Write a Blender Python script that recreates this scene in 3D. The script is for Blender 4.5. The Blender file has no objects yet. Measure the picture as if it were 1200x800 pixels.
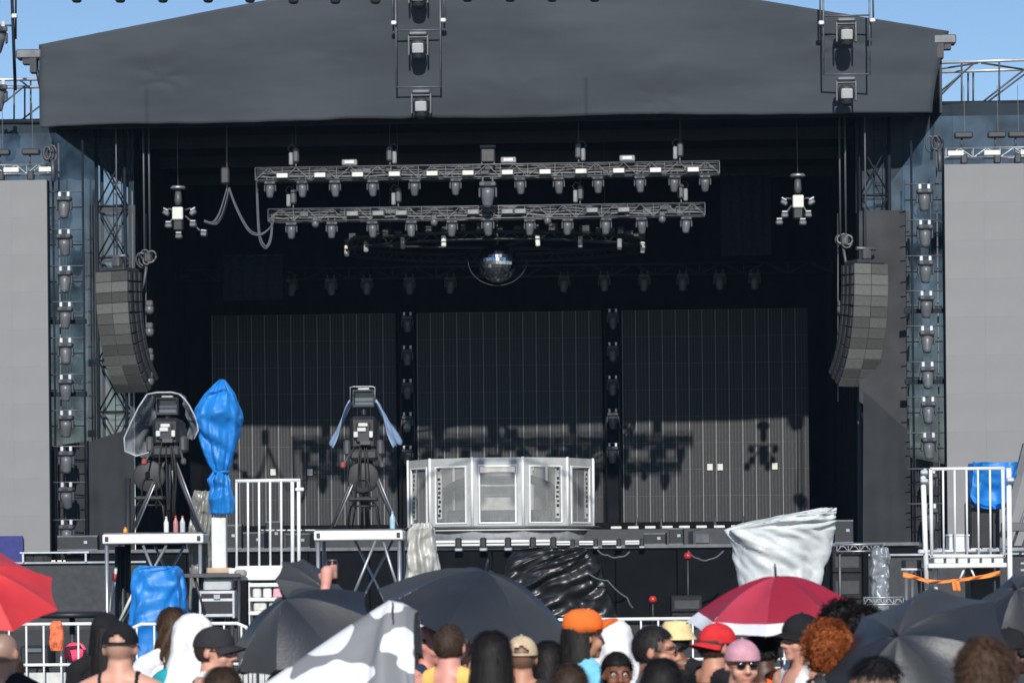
import bpy, bmesh, math, random
from mathutils import Vector, Matrix, noise, Euler
R = math.radians
scene = bpy.context.scene
COL = scene.collection
random.seed(7)

# ---------------------------------------------------------------- camera
F = 3100.0            # focal length in photograph pixels (1200 wide)
CAMH = 2.1
PY0 = 655.0           # horizon row in the photograph
ROLL = 0.0093
cam_d = bpy.data.cameras.new('camera')
cam = bpy.data.objects.new('camera', cam_d)
COL.objects.link(cam)
cam_d.sensor_width = 36
cam_d.lens = F / 1200 * 36
cam_d.shift_y = (PY0 - 400) / 1200
cam_d.clip_start = 0.5
cam_d.clip_end = 6000
cam_d.dof.use_dof = True
cam_d.dof.focus_distance = 88
cam_d.dof.aperture_fstop = 7.1
cam.matrix_world = Matrix.Translation((0, 0, CAMH)) @ Matrix.Rotation(R(90), 4, 'X') @ Matrix.Rotation(-ROLL, 4, 'Z')
scene.camera = cam

# ---------------------------------------------------------------- sky, sun, exposure
SUN_EL = 31.0
SUN_AZ = 0.0          # degrees, sun stands behind the camera
wd = bpy.data.worlds.new('World')
scene.world = wd
wd.use_nodes = True
wn = wd.node_tree.nodes
bg = wn['Background']
skyt = wn.new('ShaderNodeTexSky')
skyt.sky_type = 'NISHITA'
skyt.sun_disc = False
skyt.sun_elevation = R(SUN_EL)
skyt.sun_rotation = R(180 + SUN_AZ)
skyt.altitude = 300
skyt.air_density = 1.0
skyt.dust_density = 0.0
skyt.ozone_density = 4.0
wd.node_tree.links.new(skyt.outputs[0], bg.inputs[0])
bg.inputs[1].default_value = 0.112
sun_d = bpy.data.lights.new('sun', 'SUN')
sun_d.energy = 4.5
sun_d.angle = R(0.53)
sun_d.color = (1.0, 0.965, 0.91)
sun = bpy.data.objects.new('sun', sun_d)
COL.objects.link(sun)
sun.rotation_euler = (R(90 - SUN_EL), 0, R(SUN_AZ))
sun.location = (0, -20, 40)
vs = scene.view_settings
vs.view_transform = 'Standard'
vs.look = 'None'
vs.exposure = 0.0
vs.gamma = 1.0
vs.use_curve_mapping = False
scene.render.resolution_x = 1024
scene.render.resolution_y = 682
scene.render.engine = 'CYCLES'
scene.cycles.max_bounces = 6
scene.cycles.transparent_max_bounces = 12

# ---------------------------------------------------------------- frames of reference
def ray(px, py):
    dx, dy = px - 600.0, PY0 - py
    c, s = math.cos(ROLL), math.sin(ROLL)
    return (dx * c + dy * s) / F, (-dx * s + dy * c) / F

def at(px, py, Y):
    """world point seen at photograph pixel (px,py) at distance Y"""
    tx, ty = ray(px, py)
    return Vector((tx * Y, Y, CAMH + ty * Y))

PSI = R(-2.2)
SO = Vector((0.0, 100.0, 0.0))
SU = Vector((math.cos(PSI), math.sin(PSI), 0))
SV = Vector((-math.sin(PSI), math.cos(PSI), 0))
def W(u, v, z):
    return SO + SU * u + SV * v + Vector((0, 0, z))
def px2s(px, py, v):
    """stage coordinates (u, z) of a pixel on the plane at stage depth v"""
    tx, ty = ray(px, py)
    d = Vector((tx, 1, 0))
    t = (v + SO.dot(SV)) / d.dot(SV)
    p = d * t
    return (p - SO).dot(SU), CAMH + ty * t

# ---------------------------------------------------------------- materials
MATS = {}
def mat(name, col, rough=0.6, metal=0.0, var=0.18, scale=6.0, bump=0.0, bscale=30.0, coat=0.0, spec=0.5, stretch=None, crease=0.0, cscale=4.0):
    if name in MATS:
        return MATS[name]
    m = bpy.data.materials.new(name)
    m.use_nodes = True
    nt = m.node_tree; N = nt.nodes; L = nt.links
    b = N['Principled BSDF']
    tc = N.new('ShaderNodeTexCoord')
    src = tc.outputs['Object']
    if stretch:
        mp = N.new('ShaderNodeMapping'); mp.inputs['Scale'].default_value = stretch
        L.new(src, mp.inputs[0]); src = mp.outputs[0]
    nz = N.new('ShaderNodeTexNoise'); nz.inputs['Scale'].default_value = scale; nz.inputs['Detail'].default_value = 5
    L.new(src, nz.inputs['Vector'])
    rp = N.new('ShaderNodeMapRange')
    rp.inputs['From Min'].default_value = 0.3; rp.inputs['From Max'].default_value = 0.7
    rp.inputs['To Min'].default_value = 1 - var; rp.inputs['To Max'].default_value = 1 + var
    L.new(nz.outputs[0], rp.inputs[0])
    vm = N.new('ShaderNodeVectorMath'); vm.operation = 'SCALE'
    vm.inputs[0].default_value = col[:3]
    L.new(rp.outputs[0], vm.inputs['Scale'])
    L.new(vm.outputs[0], b.inputs['Base Color'])
    b.inputs['Roughness'].default_value = rough
    b.inputs['Metallic'].default_value = metal
    b.inputs['Specular IOR Level'].default_value = spec
    if coat:
        b.inputs['Coat Weight'].default_value = coat
        b.inputs['Coat Roughness'].default_value = 0.15
    if bump:
        n2 = N.new('ShaderNodeTexNoise'); n2.inputs['Scale'].default_value = bscale; n2.inputs['Detail'].default_value = 4
        L.new(src, n2.inputs['Vector'])
        bp = N.new('ShaderNodeBump'); bp.inputs['Strength'].default_value = bump; bp.inputs['Distance'].default_value = 0.02
        L.new(n2.outputs[0], bp.inputs['Height'])
        L.new(bp.outputs[0], b.inputs['Normal'])
    if crease:
        n3 = N.new('ShaderNodeTexNoise'); n3.noise_type = 'RIDGED_MULTIFRACTAL'; n3.inputs['Scale'].default_value = cscale; n3.inputs['Detail'].default_value = 3; n3.inputs['Distortion'].default_value = 0.8
        L.new(src, n3.inputs['Vector'])
        b2 = N.new('ShaderNodeBump'); b2.inputs['Strength'].default_value = crease; b2.inputs['Distance'].default_value = 0.05
        L.new(n3.outputs[0], b2.inputs['Height'])
        if bump: L.new(bp.outputs[0], b2.inputs['Normal'])
        L.new(b2.outputs[0], b.inputs['Normal'])
    MATS[name] = m
    return m

def mat_sheer(name, col, opac, rough=0.7, var=0.25, scale=2.0, gloss=False, stretch=(1, 1, 1)):
    """woven mesh or clear sheeting: part of the light goes straight through"""
    if name in MATS:
        return MATS[name]
    m = bpy.data.materials.new(name)
    m.use_nodes = True
    nt = m.node_tree; N = nt.nodes; L = nt.links
    b = N['Principled BSDF']
    b.inputs['Base Color'].default_value = (*col[:3], 1)
    b.inputs['Roughness'].default_value = rough
    out = N['Material Output']
    tr = N.new('ShaderNodeBsdfTransparent')
    mx = N.new('ShaderNodeMixShader')
    tc = N.new('ShaderNodeTexCoord')
    mp = N.new('ShaderNodeMapping'); mp.inputs['Scale'].default_value = stretch
    L.new(tc.outputs['Object'], mp.inputs[0])
    nz = N.new('ShaderNodeTexNoise'); nz.inputs['Scale'].default_value = scale; nz.inputs['Detail'].default_value = 4
    L.new(mp.outputs[0], nz.inputs['Vector'])
    rp = N.new('ShaderNodeMapRange')
    rp.inputs['From Min'].default_value = 0.3; rp.inputs['From Max'].default_value = 0.7
    rp.inputs['To Min'].default_value = max(0, opac - var * opac); rp.inputs['To Max'].default_value = min(1, opac + var * opac)
    L.new(nz.outputs[0], rp.inputs[0])
    L.new(rp.outputs[0], mx.inputs[0])
    L.new(tr.outputs[0], mx.inputs[1]); L.new(b.outputs[0], mx.inputs[2])
    L.new(mx.outputs[0], out.inputs[0])
    MATS[name] = m
    return m

# real-world base colours
M_BLACK = mat('black_metal', (0.016, 0.017, 0.02), 0.5)
M_DRAPE = mat('black_drape', (0.011, 0.012, 0.015), 0.95, var=0.3, scale=1.5, spec=0.1)
M_DARK = mat('dark_grey_metal', (0.035, 0.036, 0.04), 0.5)
M_CASE = mat('fixture_grey', (0.07, 0.073, 0.08), 0.45, var=0.12)
M_ALU = mat('aluminium', (0.42, 0.43, 0.45), 0.42, 0.75, var=0.2, scale=3)
M_ALUD = mat('weathered_aluminium', (0.14, 0.145, 0.155), 0.5, 0.4, var=0.25, scale=3)
M_WHITE = mat('white_paint', (0.78, 0.78, 0.77), 0.45, var=0.06)
M_OFFW = mat('off_white_plastic', (0.62, 0.62, 0.58), 0.5, var=0.1)
M_GALV = mat('galvanised_steel', (0.6, 0.61, 0.63), 0.42, 0.35, var=0.14, scale=5)
M_FASCIA = mat('fascia_cloth', (0.045, 0.052, 0.061), 0.8, spec=0.3, var=0.26, scale=0.35, bump=0.12, bscale=3, stretch=(0.5, 1, 2.2))
M_RUB = mat('black_rubber', (0.02, 0.02, 0.021), 0.7)
M_CABLE = mat('cable', (0.075, 0.08, 0.09), 0.55)
M_SKIRT = mat('skirt_panel', (0.0075, 0.008, 0.0095), 0.8, spec=0.06, var=0.25, scale=2)
M_LENS = mat('lens_glass', (0.12, 0.13, 0.15), 0.08, var=0.05, coat=0.5)

# ---------------------------------------------------------------- mesh builder
class MB:
    def __init__(s):
        s.v = []; s.f = []; s.mi = []; s.sm = []; s.M = None; s.cur = 0
    def add(s, vs_, fs, smooth=False):
        b = len(s.v)
        if s.M is not None:
            s.v += [tuple(s.M @ Vector(p)) for p in vs_]
        else:
            s.v += [tuple(p) for p in vs_]
        for f in fs:
            s.f.append(tuple(b + i for i in f)); s.mi.append(s.cur); s.sm.append(smooth)
        return s
    def box(s, c, d, rot=None):
        x, y, z = d[0] / 2, d[1] / 2, d[2] / 2
        ps = [Vector((sx * x, sy * y, sz * z)) for sz in (-1, 1) for sy in (-1, 1) for sx in (-1, 1)]
        if rot:
            E = Euler(rot).to_matrix(); ps = [E @ p for p in ps]
        c = Vector(c)
        return s.add([p + c for p in ps], [(0, 2, 3, 1), (4, 5, 7, 6), (0, 1, 5, 4), (2, 6, 7, 3), (0, 4, 6, 2), (1, 3, 7, 5)])
    def cbox(s, c, d, ch, rot=None):
        """box with chamfered edges: three overlapping slabs' hull built as lathe-free 24 vertex solid"""
        bm = bmesh.new()
        bmesh.ops.create_cube(bm, size=1)
        for v in bm.verts:
            v.co = Vector((v.co.x * d[0], v.co.y * d[1], v.co.z * d[2]))
        bmesh.ops.bevel(bm, geom=bm.edges[:], offset=min(ch, 0.45 * min(d)), segments=1, affect='EDGES')
        E = Euler(rot).to_matrix() if rot else Matrix.Identity(3)
        bm.verts.index_update()
        s.add([E @ v.co + Vector(c) for v in bm.verts], [[v.index for v in f.verts] for f in bm.faces])
        bm.free()
        return s
    def tube(s, pts, r, n=6, caps=True, smooth=True, flat=None):
        pts = [Vector(p) for p in pts]
        k = len(pts)
        rr = r if isinstance(r, (list, tuple)) else [r] * k
        vs_ = []; fs = []
        prev = None
        for i, p in enumerate(pts):
            if i == 0: t = pts[1] - p
            elif i == k - 1: t = p - pts[i - 1]
            else: t = (pts[i + 1] - p).normalized() + (p - pts[i - 1]).normalized()
            if t.length < 1e-9: t = Vector((0, 0, 1))
            t.normalize()
            if prev is None:
                a = Vector((0, 0, 1)) if abs(t.z) < 0.9 else Vector((1, 0, 0))
                e1 = t.cross(a).normalized()
            else:
                e1 = prev - t * prev.dot(t)
                if e1.length < 1e-6:
                    e1 = t.orthogonal()
                e1.normalize()
            prev = e1
            e2 = t.cross(e1)
            for j in range(n):
                a = 2 * math.pi * (j + 0.5) / n
                vs_.append(p + (e1 * math.cos(a) + e2 * math.sin(a)) * rr[i])
        for i in range(k - 1):
            for j in range(n):
                j2 = (j + 1) % n
                fs.append((i * n + j, i * n + j2, (i + 1) * n + j2, (i + 1) * n + j))
        s.add(vs_, fs, smooth and n > 4)
        if caps:
            b = len(s.v) - len(vs_)
            s.f.append(tuple(b + j for j in reversed(range(n)))); s.mi.append(s.cur); s.sm.append(False)
            s.f.append(tuple(b + (k - 1) * n + j for j in range(n))); s.mi.append(s.cur); s.sm.append(False)
        return s
    def lathe(s, prof, n=14, c=(0, 0, 0), rot=None, smooth=True, sx=1.0, sy=1.0):
        E = Euler(rot).to_matrix() if rot else None
        c = Vector(c); vs_ = []; fs = []
        for (r, z) in prof:
            for j in range(n):
                a = 2 * math.pi * j / n
                p = Vector((r * math.cos(a) * sx, r * math.sin(a) * sy, z))
                if E: p = E @ p
                vs_.append(p + c)
        for i in range(len(prof) - 1):
            for j in range(n):
                j2 = (j + 1) % n
                fs.append((i * n + j, i * n + j2, (i + 1) * n + j2, (i + 1) * n + j))
        fs.append(tuple(reversed(range(n))))
        fs.append(tuple((len(prof) - 1) * n + j for j in range(n)))
        return s.add(vs_, fs, smooth)
    def grid(s, fn, nu, nv, closed=False, smooth=True):
        vs_ = [fn(i / nu, j / nv) for j in range(nv + 1) for i in range(nu if closed else nu + 1)]
        w = nu if closed else nu + 1
        fs = []
        for j in range(nv):
            for i in range(nu):
                i2 = (i + 1) % w if closed else i + 1
                fs.append((j * w + i, j * w + i2, (j + 1) * w + i2, (j + 1) * w + i))
        return s.add(vs_, fs, smooth)
    def prism(s, poly, y0, y1):
        """outline (x,z) extruded from y0 to y1"""
        n = len(poly)
        vs_ = [(x, y0, z) for x, z in poly] + [(x, y1, z) for x, z in poly]
        fs = [tuple(range(n)), tuple(reversed(range(n, 2 * n)))]
        fs += [(i, i + n, (i + 1) % n + n, (i + 1) % n) for i in range(n)]
        return s.add(vs_, fs)
    def sheet(s, fn, nu, nv, th=0.02, smooth=True):
        """a cloth or panel with real thickness (front and back sheets with closed rim)"""
        P = [[Vector(fn(i / nu, j / nv)) for i in range(nu + 1)] for j in range(nv + 1)]
        Nn = [[None] * (nu + 1) for _ in range(nv + 1)]
        for j in range(nv + 1):
            for i in range(nu + 1):
                a = P[j][min(i + 1, nu)] - P[j][max(i - 1, 0)]
                b = P[min(j + 1, nv)][i] - P[max(j - 1, 0)][i]
                c = a.cross(b)
                Nn[j][i] = c.normalized() if c.length > 1e-12 else Vector((0, -1, 0))
        w = nu + 1
        vs_ = [P[j][i] for j in range(nv + 1) for i in range(w)]
        k = len(vs_)
        vs_ += [P[j][i] - Nn[j][i] * th for j in range(nv + 1) for i in range(w)]
        fs = []
        for j in range(nv):
            for i in range(nu):
                a, b, c, d = j * w + i, j * w + i + 1, (j + 1) * w + i + 1, (j + 1) * w + i
                fs.append((a, b, c, d)); fs.append((k + d, k + c, k + b, k + a))
        rim = [i for i in range(w)] + [j * w + nu for j in range(1, nv + 1)] + [nv * w + i for i in range(nu - 1, -1, -1)] + [j * w for j in range(nv - 1, 0, -1)]
        for q in range(len(rim)):
            a, b = rim[q], rim[(q + 1) % len(rim)]
            fs.append((b, a, k + a, k + b))
        return s.add(vs_, fs, smooth)
    def mesh(s, name, mats):
        me = bpy.data.meshes.new(name)
        me.from_pydata(s.v, [], s.f)
        for m in (mats if isinstance(mats, (list, tuple)) else [mats]):
            me.materials.append(m)
        me.polygons.foreach_set('material_index', s.mi)
        me.polygons.foreach_set('use_smooth', s.sm)
        me.update()
        return me
    def build(s, name, mats, parent=None):
        o = bpy.data.objects.new(name, s.mesh(name, mats))
        COL.objects.link(o)
        if parent is not None: adopt(o, parent)
        return o

LABELS = {}
def tag(o, label=None, cat=None, group=None, kind=None):
    if label:
        o['label'] = label
        LABELS.setdefault(label, []).append(o)
    if cat: o['category'] = cat
    if group: o['group'] = group
    if kind: o['kind'] = kind
    return o
def thing(name, label, cat, loc, rz=0.0, group=None):
    o = bpy.data.objects.new(name, None)
    COL.objects.link(o)
    o.empty_display_size = 0.2
    o.location = loc
    o.rotation_euler = (0, 0, rz)
    return tag(o, label, cat, group)
def sthing(name, label, cat, u, v, z, rz=0.0, group=None):
    return thing(name, label, cat, W(u, v, z), PSI + rz, group)
KID = {}
def adopt(o, parent):
    o.parent = parent
    KID.setdefault(parent.name, []).append(o)
    return o
def dup(root, loc, rz=None, label=None, scale=None):
    """copy a thing with its parts and their sub-parts (mesh data shared)"""
    r = root.copy(); COL.objects.link(r)
    r.location = loc
    if rz is not None: r.rotation_euler = (0, 0, rz)
    if scale: r.scale = (scale,) * 3
    if label: tag(r, label)
    def rec(a, b):
        for ch in KID.get(a.name, []):
            c = ch.copy(); COL.objects.link(c); adopt(c, b)
            rec(ch, c)
    rec(root, r)
    return r
def inst(me, name, parent, loc=(0, 0, 0), rot=(0, 0, 0), scale=(1, 1, 1)):
    o = bpy.data.objects.new(name, me); COL.objects.link(o)
    o.location = loc; o.rotation_euler = rot; o.scale = scale
    if parent is not None: adopt(o, parent)
    return o
ORD = ['first', 'second', 'third', 'fourth', 'fifth', 'sixth', 'seventh', 'eighth', 'ninth', 'tenth', 'eleventh', 'twelfth', 'thirteenth', 'fourteenth', 'fifteenth', 'sixteenth']
def fbm(x, y, z=0.0, o=3):
    return noise.fractal(Vector((x, y, z)), 1.0, 2.0, o)
# ================================================================ ground
g = MB()
def gz(a, b):
    return ((a - 0.5) * 1400, -60 + b * 1400, 0.0)
g.grid(gz, 2, 2)
M_GROUND = mat('trodden_ground', (0.055, 0.052, 0.045), 0.9, var=0.35, scale=0.8, bump=0.4, bscale=5)
tag(g.build('ground', M_GROUND), kind='structure')

# ================================================================ stage platform
DECK = 2.5
VF = -16.2
deck = sthing('stage_platform', 'long black stage platform with dark skirting below the speaker arrays', 'stage', 0, 0, 0)
m = MB(); m.box((0, VF / 2 + 2, DECK - 0.06), (27.0, -VF + 4.6, 0.12)); m.build('deck', mat('deck_floor', (0.03, 0.031, 0.033), 0.55, var=0.3, scale=1.2), deck)
m = MB(); m.box((0, VF - 0.36, DECK - 0.03), (26.8, 0.1, 0.1)); m.build('edge_rail', M_ALUD, deck)
pan = MB(); pan.cbox((0, 0, 0), (1.92, 0.06, 2.34), 0.02)
pan = pan.mesh('skirt_panel', M_SKIRT)
for i in range(14):
    inst(pan, 'skirt_panel', deck, (-12.6 + i * 1.94, VF - 0.29 + 0.012 * (i % 2), 1.19))
m = MB(); m.box((0, VF + 0.2, 1.2), (26.6, 0.1, 2.3)); m.build('gap_blackout', M_DRAPE, deck)  # added behind the skirt panels to keep bright horizon out of their gaps
m = MB(); m.box((0, -1.6, DECK + 0.46), (25.0, 3.6, 0.9)); m.build('screen_riser', M_SKIRT, deck)
m = MB(); m.box((0, -7.6, DECK + 0.3), (22, 1.8, 0.6)); m.build('step', mat('step_grey', (0.035, 0.036, 0.038), 0.6), deck)
# pale strip lights along the step, right of the booth
strip = MB(); strip.cbox((0, 0, 0), (0.37, 0.1, 0.09), 0.015); strip = strip.mesh('strip_light', M_OFFW)
for px in (722, 742, 762, 782, 802, 822, 843, 863, 883):
    u, z = px2s(px, 614.5, -8.45)
    inst(strip, 'step_strip', deck, (u, -8.45, 3.16))
peg = MB(); peg.lathe([(0.09, 0), (0.07, 0.1), (0.035, 0.3), (0.03, 0.42)], 8); peg = peg.mesh('peg', M_DARK)
for px in (746, 775, 838, 871, 905):
    u, z = px2s(px, 614, -8.0)
    inst(peg, 'stand_base', deck, (u, -8.0, 3.1))

# wing decks beside the platform
wing = sthing('wing_platform', 'low dark grey wing platform under the left grey side screen', 'stage wing', *(px2s(80, 680, -16.6)[0], -16.2, 0))
m = MB(); m.box((0, 0.6, 1.05), (5.0, 2.0, 2.1)); m.build('body', mat('wing_panel', (0.045, 0.047, 0.05), 0.8), wing)
m = MB(); m.box((0, -0.45, 2.13), (5.0, 0.12, 0.06)); m.build('edge_rail', M_ALU, wing)
m = MB(); m.box((-0.4, -0.55, 2.45), (2.2, 0.1, 0.05)); m.box((-1.4, -0.55, 2.3), (0.06, 0.06, 0.3)); m.box((0.6, -0.55, 2.3), (0.06, 0.06, 0.3)); m.build('low_rail', M_GALV, wing)
wing = sthing('wing_platform', 'low dark wing platform under the right grey side screen', 'stage wing', px2s(1140, 680, -16.6)[0], -16.2, 0)
m = MB(); m.box((0, 0.6, 1.05), (6.5, 2.0, 2.1)); m.build('body', MATS['wing_panel'], wing)
m = MB(); m.box((0, -0.45, 2.13), (6.5, 0.12, 0.06)); m.build('edge_rail', M_ALU, wing)

# ================================================================ roof
VFAS = -14.6
roof = sthing('stage_roof', 'huge dark grey pitched stage roof with plain cloth front', 'roof', 0, 0, 0)
uL, zLb = px2s(47, 146, VFAS); uR, zRb = px2s(1092, 130, VFAS)
zB = px2s(576, 141, VFAS)[1]
zLt = px2s(45, 53, VFAS)[1]; zRt = px2s(1112, 37, VFAS)[1]
uC, zC = px2s(576, -44, VFAS)
uRt = px2s(1112, 37, VFAS)[0]
def fas(a, b):
    # a along width, b bottom->top
    ul = uL; ur = uR + (uRt - uR) * b ** 1.5 * 1.0
    u = ul + (ur - ul) * a
    k = (u - uC)
    zt = zC + (zLt - zC) * (-k / (uC - uL)) if k < 0 else zC + (zRt - zC) * (k / (uRt - uC))
    zb = zB + 0.05 * math.sin(a * 21) * 0.5 + 0.03 * fbm(u * 0.8, 3.1)
    z = zb + (zt - zb) * b
    bow = 0.55 * (1 - (2 * a - 1) ** 2)
    wr = 0.05 * fbm(u * 0.5, z * 0.6, 1.7) + 0.018 * fbm(u * 2.2, z * 1.4, 5.0)
    # sagging creases near the pulled corners and tie points
    for (cu, cz, am) in ((-10.6, zB + 1.5, 0.1), (11.3, zB + 2.2, 0.12), (1.0, zB + 1.0, 0.06), (-5.0, zB + 2.0, 0.05), (5.4, zB + .6, .09)):
        r = math.hypot((u - cu), (z - cz) * 0.8)
        wr += .45 * am * math.exp(-(r / 0.8) ** 2) * math.sin(math.atan2(z - cz, u - cu) * 7 + r * 2)
    return (u, VFAS - bow + wr * 0.8, z)
m = MB(); m.sheet(fas, 150, 40, -0.06)
m.build('fascia', M_FASCIA, roof)
for a in (.17, .335, .5, .665, .83):
    P = [Vector(fas(a, b / 12)) + Vector((0, -.012, 0)) for b in range(13)]
    m = MB(); m.tube(P, .014, 5); m.build('seam', M_FASCIA, roof)
m = MB(); m.tube([Vector(fas(a / 90, .012)) + Vector((0, -.02, 0)) for a in range(91)], .02, 5); m.build('hem_rope', M_DARK, roof)
ZC2 = zB + 0.55
m = MB(); m.box(((uL + uR) / 2, (VFAS + 3.5) / 2 + 0.2, ZC2), (uR - uL - 0.3, -VFAS + 3.0, 0.12)); m.build('ceiling', M_DRAPE, roof)
for sgn, uE, zE in ((-1, uL, zLt), (1, uRt, zRt)):
    m = MB()
    m.sheet(lambda a, b: (uC + (uE - uC) * a, VFAS + 0.1 + b * (3.6 - VFAS), zC + (zE - zC) * a - 0.05), 6, 3, 0.08 * -sgn, False)
    m.build('roof_slope', M_FASCIA, roof)
    # end wall of the roof
    m = MB(); ew = (uE - sgn * 0.25)
    m.box((ew, (VFAS + 3.4) / 2, (zB + zE) / 2), (0.08, -VFAS + 3.0, zE - zB - 0.1)); m.build('roof_end', M_FASCIA, roof)
# eave beam ends sticking out at both corners
for (px0, py0, px1, py1, nm) in ((20, 60, 46, 66, 'eave_beam'), (1096, 47, 1119, 44, 'eave_beam')):
    a = px2s(px0, py0, VFAS - 0.1); b = px2s(px1, py1, VFAS - 0.1)
    m = MB(); m.cbox(((a[0] + b[0]) / 2, VFAS + 0.15, (a[1] + b[1]) / 2), (abs(b[0] - a[0]) + 0.1, 0.5, 0.3), 0.04)
    e = m.build(nm, M_ALUD, roof)
    mm = MB()
    sg = -1 if px0 < 500 else 1
    cx = (a[0] + b[0]) / 2; cz = (a[1] + b[1]) / 2
    mm.box((cx - sg * 0.15, VFAS + 0.1, cz - 0.35), (0.22, 0.35, 0.5)); mm.box((cx + sg * 0.05, VFAS + 0.1, cz - 0.22), (0.3, 0.3, 0.2))
    mm.tube([(cx - sg * .2, VFAS + .1, cz - .3), (cx - sg * .35, VFAS + .15, cz - 1.1)], .06)
    mm.build('bracket', M_BLACK, e)
# cross beams under the ceiling
for v in (-13.9, -9.5, -5, -0.6):
    m = MB(); m.box(((uL + uR) / 2, v, ZC2 - 0.3), (uR - uL - 1.0, 0.12, 0.4)); m.build('ceiling_beam', M_BLACK, roof)

# back cloth and side cloths that close the stage in
bk = sthing('back_cloth', 'black backdrop cloth closing the rear of the stage above the screens', 'backdrop', 0, 2.4, 0)
m = MB()
m.sheet(lambda a, b: (-13.6 + 27.2 * a, 0.12 * math.sin(a * 140), DECK + (ZC2 - DECK - 0.07) * b), 160, 2, -0.03)
m.build('cloth', M_DRAPE, bk)
def px_at_v(px, py, v): return px2s(px, py, v)[0]
for sgn, px_f, nm, lb in ((-1, 156, 'side_cloth', 'black side cloth hanging inside the stage behind the left speaker array'), (1, 1003, 'side_cloth', 'black side cloth hanging inside the stage behind the right speaker array')):
    uf = px_at_v(px_f, 300, -11.0)
    ub = uf + sgn * 0.35
    sc = sthing(nm, lb, 'curtain', uf, -11, 0)
    m = MB()
    m.sheet(lambda a, b: (sgn * 0.35 * a + 0.07 * math.sin(a * 60), 13.3 * a, DECK - 0.3 + (ZC2 - DECK + 0.2) * b), 70, 2, 0.03 * sgn)
    m.build('cloth', M_DRAPE, sc)

# ================================================================ LED screens
def led_tile():
    t = MB()
    t.cur = 0; t.box((0, 0.03, 0), (0.494, 0.05, 0.994))
    t.cur = 1; t.box((-0.231, -0.008, 0), (0.034, 0.03, 0.994))
    t.box((0, 0.001, 0.492), (0.46, 0.012, 0.007))
    t.cur = 2
    for x in (-0.12, 0.0, 0.12):
        t.box((x, -0.002, 0), (0.03, 0.018, 0.98))
    return t.mesh('led_tile', [mat('led_face', (0.042, 0.0435, 0.046), 0.7, spec=0.2, var=0.12, scale=20), mat('led_frame', (0.22, 0.224, 0.23), 0.5, spec=0.3, var=0.15), mat('led_slat', (0.074, 0.076, 0.079), 0.7, spec=0.2)])
TILE = led_tile()
LED = []
for i, (px, py, lb) in enumerate(((356.5, 490, 'tall unlit LED screen on the left, behind the blue tarp and the two cameras'), (597.5, 489, 'tall unlit LED screen in the middle, behind the round booth'), (838.5, 488, 'tall unlit LED screen on the right, above the white tarp'))):
    u, z = px2s(px, py, 0)
    s = sthing('led_screen', lb, 'LED screen', u, 0, 3.44, group='rear LED screens')
    m = MB()
    m.box((0, 0.3, 4.0), (7.0, 0.12, 8.0)); m.build('rear_frame', M_BLACK, s)
    for r in range(8):
        for c in range(14):
            inst(TILE, 'led_tile', s, (-3.25 + 0.5 * c, random.uniform(-0.006, 0.006), 0.5 + r), (0, 0, random.uniform(-0.008, 0.008)))
    LED.append(s)
# two tiny white labels on the right and left screens
tg = MB(); tg.box((0, 0, 0), (0.2, 0.012, 0.24)); tg = tg.mesh('sticker', M_OFFW)
for (px, py, k) in ((832, 547, 2), (844, 547, 2), (908, 546, 2), (320, 553, 0), (363, 553, 0)):
    u, z = px2s(px, py, -0.06)
    inst(tg, 'sticker', LED[k], (u - LED[k].matrix_basis.translation.x / 1.0 if False else u - {0: px2s(356.5, 490, 0)[0], 2: px2s(838.5, 488, 0)[0]}[k], -0.05, z - 3.44))

# ================================================================ moving head lights
def moving_head(name, label, group, style=0):
    """clamps, base, yoke and a tapered head that points down; origin at the clamps' top"""
    t = thing(name, label, 'stage light', (0, 0, 0), 0, group)
    cm = M_ALU if style == 1 else M_CASE
    for s_ in (-1, 1):
        m = MB(); m.cbox((s_ * 0.13, 0, -0.07), (0.09 if style == 1 else 0.06, 0.08, 0.15), 0.015); m.build('clamp', M_GALV if style == 1 else M_CASE, t)
    m = MB(); m.cbox((0, 0, -0.21), (0.44, 0.32, 0.13), 0.03); b = m.build('base', M_CASE, t)
    m = MB(); m.box((0, -0.165, -0.205), (0.18, 0.012, 0.05)); m.build('display', M_BLACK, b)
    m = MB()
    m.cbox((0, 0, -0.305), (0.44, 0.14, 0.06), 0.02)
    for s_ in (-1, 1):
        m.cbox((s_ * 0.215, 0, -0.42), (0.055, 0.13, 0.26), 0.02)
    m.build('yoke', M_CASE, t)
    m = MB()
    m.lathe([(0.10, -0.30), (0.165, -0.335), (0.175, -0.45), (0.165, -0.56), (0.13, -0.74), (0.125, -0.77)], 14)
    h = m.build('head', mat('fixture_head', (0.11, 0.115, 0.125), 0.38, var=0.1), t)
    m = MB(); m.lathe([(0.115, -0.765), (0.112, -0.79), (0.06, -0.805)], 12); m.build('lens', M_LENS, h)
    return t

def col_light_spots():
    return ([(75, 225), (75.5, 269), (76, 312), (76.5, 354), (76.8, 396), (77, 439), (77.3, 481), (77.7, 523), (78, 565), (78.3, 609)],
            [(1083, 216), (1083.7, 258), (1084.6, 300), (1085.4, 341), (1086.2, 382), (1087, 424), (1087.8, 465), (1088.5, 507), (1089, 549), (1090, 590)])
VCOL = -14.9
proto = moving_head('moving_head_light', None, 'moving head lights on the side masts', 1)
first = True
for side, spots in zip(('left', 'right'), col_light_spots()):
    for i, (px, py) in enumerate(spots):
        u, z = px2s(px, py, VCOL)
        lb = '%s moving-head light from the top on the %s side mast' % (ORD[i], side)
        if first:
            proto.location = W(u, VCOL, z); proto.rotation_euler = (0, 0, PSI); proto.scale = (1.08,) * 3; tag(proto, lb); first = False
        else:
            dup(proto, W(u, VCOL, z), PSI + random.uniform(-0.12, 0.12), lb, 1.08)

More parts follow.
